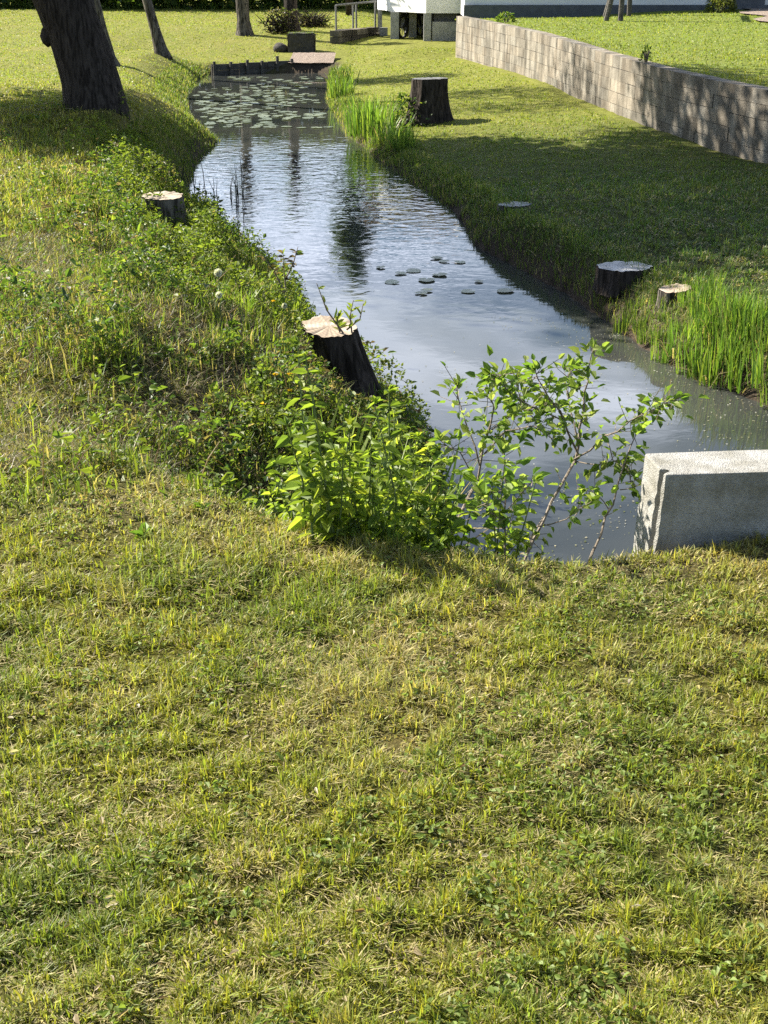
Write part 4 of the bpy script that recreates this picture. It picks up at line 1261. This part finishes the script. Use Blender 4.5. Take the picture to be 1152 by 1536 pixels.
# broad leaved weeds
def dock(nl, L):
    mb = MB(); a = rng.uniform(0, 6.28, nl)
    D = np.column_stack([np.cos(a), np.sin(a), rng.uniform(.2, 1.1, nl)]); S = L * rng.uniform(.6, 1.1, nl)
    leaves(mb, np.zeros((nl, 3)) + np.array([0, 0, .01]), D, S, S * rng.uniform(.5, .75, nl), pick(nl, np.array([[.14, .24, .03], [.10, .18, .03], [.18, .27, .04]])), .35, .25)
    return mb.build('dock_plant', M_leaf)
dp = [dock(9, .12), dock(7, .09)]; du = [False, False]
for i, (px, py, lab) in enumerate(((215, 806, 'single bright broad leaved dock plant standing in the mown lawn at the left'), (305, 765, 'broad leaved dock plant at the lawn edge above the hollow'), (285, 650, 'bright yellow green dock plant in the shaded hollow, upper left of its group'),
        (315, 690, 'dock plant with large leaves low in the shaded hollow'), (350, 680, 'dark dock plant on the right side of the shaded hollow'), (320, 640, 'dock plant at the top rim of the shaded hollow'),
        (345, 490, 'dock plant with wide leaves among the weeds above the leaning stump'), (105, 362, 'dock plant in the lush weeds on the far left of the bank'), (640, 800, 'pale round leaved weed low in the nettles beside the pale sapling'), (690, 815, 'round leaved weed at the foot of the bushy sapling'))):
    q = on_ground(px, py); j = i % 2; o = dp[j]
    if du[j]: o = o.copy(); col.objects.link(o)
    du[j] = True; o.location = tuple(q); o.rotation_euler.z = random.uniform(0, 6.28); s_ = random.uniform(.55, .8) * (.6 if i < 2 else 1); o.scale = (s_,) * 3
    tag(o, lab, 'weed')

# sprouts on and beside the leaning stump
q = bz(545, 500, 6.45)
root = empty('stump_sprout', bz(530, 510, 6.42), 'thin shoots with narrow leaves sprouting from the leaning stump', 'sprout')
ms, ml = MB(), MB(); P, D = [], []
for (a, b, c) in (((520, 495), (540, 478), (545, 455)), ((515, 500), (490, 465), (475, 425)), ((528, 500), (525, 475), (530, 450)), ((510, 498), (505, 485), (508, 470))):
    W = [at_y(*p_, 6.42) - root.location for p_ in (a, b, c)]; ms.tube(W, [.005, .004, .002], 5)
    for _ in range(9):
        t = random.random(); p_ = W[0].lerp(W[1], t * 2) if t < .5 else W[1].lerp(W[2], t * 2 - 1); P.append(tuple(p_)); D.append((random.gauss(0, .6), random.gauss(0, .6), .5))
leaves(ml, np.array(P), np.array(D), rng.uniform(.04, .075, len(P)), .018, pick(len(P), np.array([[.2, .24, .06], [.15, .2, .04]])))
ms.build('stem', M_stem, root); ml.build('foliage', M_leaf, root)
root = empty('young_shoot', bz(432, 470, 8.6), 'tall reddish shoot with a few dark leaves at the water edge beyond the leaning stump', 'sapling')
ms, ml = MB(), MB(); P, D = [], []
for pl in (((430, 480), (428, 430), (424, 375)), ((428, 440), (410, 405), (395, 385)), ((428, 420), (440, 395), (447, 370))):
    W = [at_y(*p_, 8.6) - root.location for p_ in pl]; ms.tube(W, [.007, .005, .002], 5)
    for _ in range(12):
        t = .4 + .6 * random.random(); p_ = W[0].lerp(W[1], t * 2) if t < .5 else W[1].lerp(W[2], t * 2 - 1); P.append(tuple(p_)); D.append((random.gauss(0, .8), random.gauss(0, .8), .2))
leaves(ml, np.array(P), np.array(D), rng.uniform(.035, .06, len(P)), .028, pick(len(P), np.array([[.12, .09, .04], [.14, .2, .04], [.07, .06, .03]])))
ms.build('stem', M_stem, root); ml.build('foliage', M_leaf, root)

# dandelion clocks and yellow flowers
def dandelion():
    root = empty('dandelion', (0, 0, 0), None, 'dandelion', 'dandelion clocks on the left bank')
    mb = MB(); mb.tube([(0, 0, -.02), (.01, 0, .12), (.005, .01, .24)], [.003, .0025, .002], 5); mb.build('stem', M_green_stem, root)
    n = 260; D = rng.normal(size=(n, 3)); D /= np.linalg.norm(D, axis=1, keepdims=True)
    mb = MB(); leaves(mb, np.array([[.005, .01, .245]]) + D * .006, D, .017, .006, np.full((n, 3), .75)); mb.build('seed_head', M_fluff, root)
    return root
dd0 = dandelion()
for i, (px, py, lab) in enumerate(((329, 437, 'largest white dandelion clock amid the weeds on the left bank'), (334, 458, 'smaller white dandelion clock just below the largest one'), (427, 466, 'white dandelion clock nearest the water and the leaning stump'))):
    q = on_ground(px, py + 42); o = dd0 if i == 0 else copy_tree(dd0, q, i * 2.1, .8)
    o.location = q; o['label'] = lab
def buttercup():
    root = empty('buttercup', (0, 0, 0), None, 'flower', 'yellow flowers behind the hollow')
    mb = MB(); mb.tube([(0, 0, -.02), (.01, 0, .1), (0, .01, .19)], [.002, .002, .0015], 5); mb.build('stem', M_green_stem, root)
    a = np.arange(6) * 1.047; D = np.column_stack([np.cos(a), np.sin(a), np.full(6, .5)])
    mb = MB(); leaves(mb, np.tile(np.array([[0, .01, .19]]), (6, 1)), D, .016, .015, np.tile(np.array([[.75, .5, .02]]), (6, 1))); mb.build('petal', M_petal, root)
    return root
bc = buttercup()
for i, (px, py) in enumerate(((415, 593), (440, 618), (438, 590), (410, 470), (452, 607), (398, 640))):
    q = on_ground(px, py + 30); o = bc if i == 0 else copy_tree(bc, q, i * 1.3, 1.0)
    o.location = q; o['label'] = 'tiny yellow flower on a thin stem among the weeds behind the hollow'

# ------------------------------------------------------------------ light, sky, camera
SUN_EL, SUN_AZ = math.radians(37), math.atan2(-.86, .5)        # azimuth measured from +Y towards +X
sd = Vector((math.sin(SUN_AZ) * math.cos(SUN_EL), math.cos(SUN_AZ) * math.cos(SUN_EL), math.sin(SUN_EL)))
sl = bpy.data.lights.new('sun', 'SUN'); sl.energy = 5.0; sl.angle = math.radians(.5); sl.color = (1, .93, .80)
so = bpy.data.objects.new('sun', sl); col.objects.link(so); so.rotation_euler = sd.to_track_quat('Z', 'Y').to_euler()

w = bpy.data.worlds.new('World'); scene.world = w; w.use_nodes = True
nt = w.node_tree; nt.nodes.clear()
out = nt.nodes.new('ShaderNodeOutputWorld'); bg = nt.nodes.new('ShaderNodeBackground'); bg.inputs['Strength'].default_value = .05
sky = nt.nodes.new('ShaderNodeTexSky'); sky.sky_type = 'NISHITA'; sky.sun_disc = False
sky.sun_elevation = SUN_EL; sky.sun_rotation = SUN_AZ % (2 * math.pi); sky.air_density = 1.0; sky.dust_density = .6; sky.ozone_density = 1.2
tc = N(nt, 'ShaderNodeTexCoord'); sep = N(nt, 'ShaderNodeSeparateXYZ'); nt.links.new(tc.outputs['Generated'], sep.inputs[0])
az = N(nt, 'ShaderNodeMath', operation='ABSOLUTE'); nt.links.new(sep.outputs[2], az.inputs[0])
ad = N(nt, 'ShaderNodeMath', operation='ADD', i_1=.12); nt.links.new(az.outputs[0], ad.inputs[0])
dx = N(nt, 'ShaderNodeMath', operation='DIVIDE'); dy = N(nt, 'ShaderNodeMath', operation='DIVIDE')
nt.links.new(sep.outputs[0], dx.inputs[0]); nt.links.new(ad.outputs[0], dx.inputs[1]); nt.links.new(sep.outputs[1], dy.inputs[0]); nt.links.new(ad.outputs[0], dy.inputs[1])
cb = N(nt, 'ShaderNodeCombineXYZ'); nt.links.new(dx.outputs[0], cb.inputs[0]); nt.links.new(dy.outputs[0], cb.inputs[1])
cn = N(nt, 'ShaderNodeTexNoise', i_Scale=1.3, i_Detail=6.0, i_Roughness=.55); cn.inputs['Distortion'].default_value = .5
nt.links.new(cb.outputs[0], cn.inputs['Vector'])
cr0 = ramp(nt, [(.44, (0, 0, 0)), (.62, (1, 1, 1))]); nt.links.new(cn.outputs[0], cr0.inputs[0])
fr = N(nt, 'ShaderNodeMapRange', i_1=.0, i_2=.75, i_3=.1, i_4=1.0); nt.links.new(sep.outputs[1], fr.inputs[0])
cr = N(nt, 'ShaderNodeMath', operation='MULTIPLY'); nt.links.new(cr0.outputs[0], cr.inputs[0]); nt.links.new(fr.outputs[0], cr.inputs[1])
cm = N(nt, 'ShaderNodeMix', data_type='RGBA'); nt.links.new(cr.outputs[0], cm.inputs[0]); nt.links.new(sky.outputs[0], cm.inputs[6]); cm.inputs[7].default_value = (17.5, 19, 22.5, 1)
nt.links.new(cm.outputs[2], bg.inputs['Color']); nt.links.new(bg.outputs[0], out.inputs[0])

cam = bpy.data.cameras.new('camera'); co = bpy.data.objects.new('camera', cam); col.objects.link(co)
co.location = (0, 0, EYE); co.rotation_euler = (math.pi / 2 - PITCH, 0, 0)
cam.sensor_fit = 'VERTICAL'; cam.sensor_height = 36; cam.lens = 36 * F / 1536; cam.clip_start = .05; cam.clip_end = 2000
scene.camera = co
scene.view_settings.view_transform = 'Standard'; scene.view_settings.look = 'None'; scene.view_settings.gamma = 1
scene.view_settings.use_curve_mapping = False; scene.view_settings.exposure = 1.72
scene.cycles.max_bounces = 8; scene.cycles.use_denoising = False
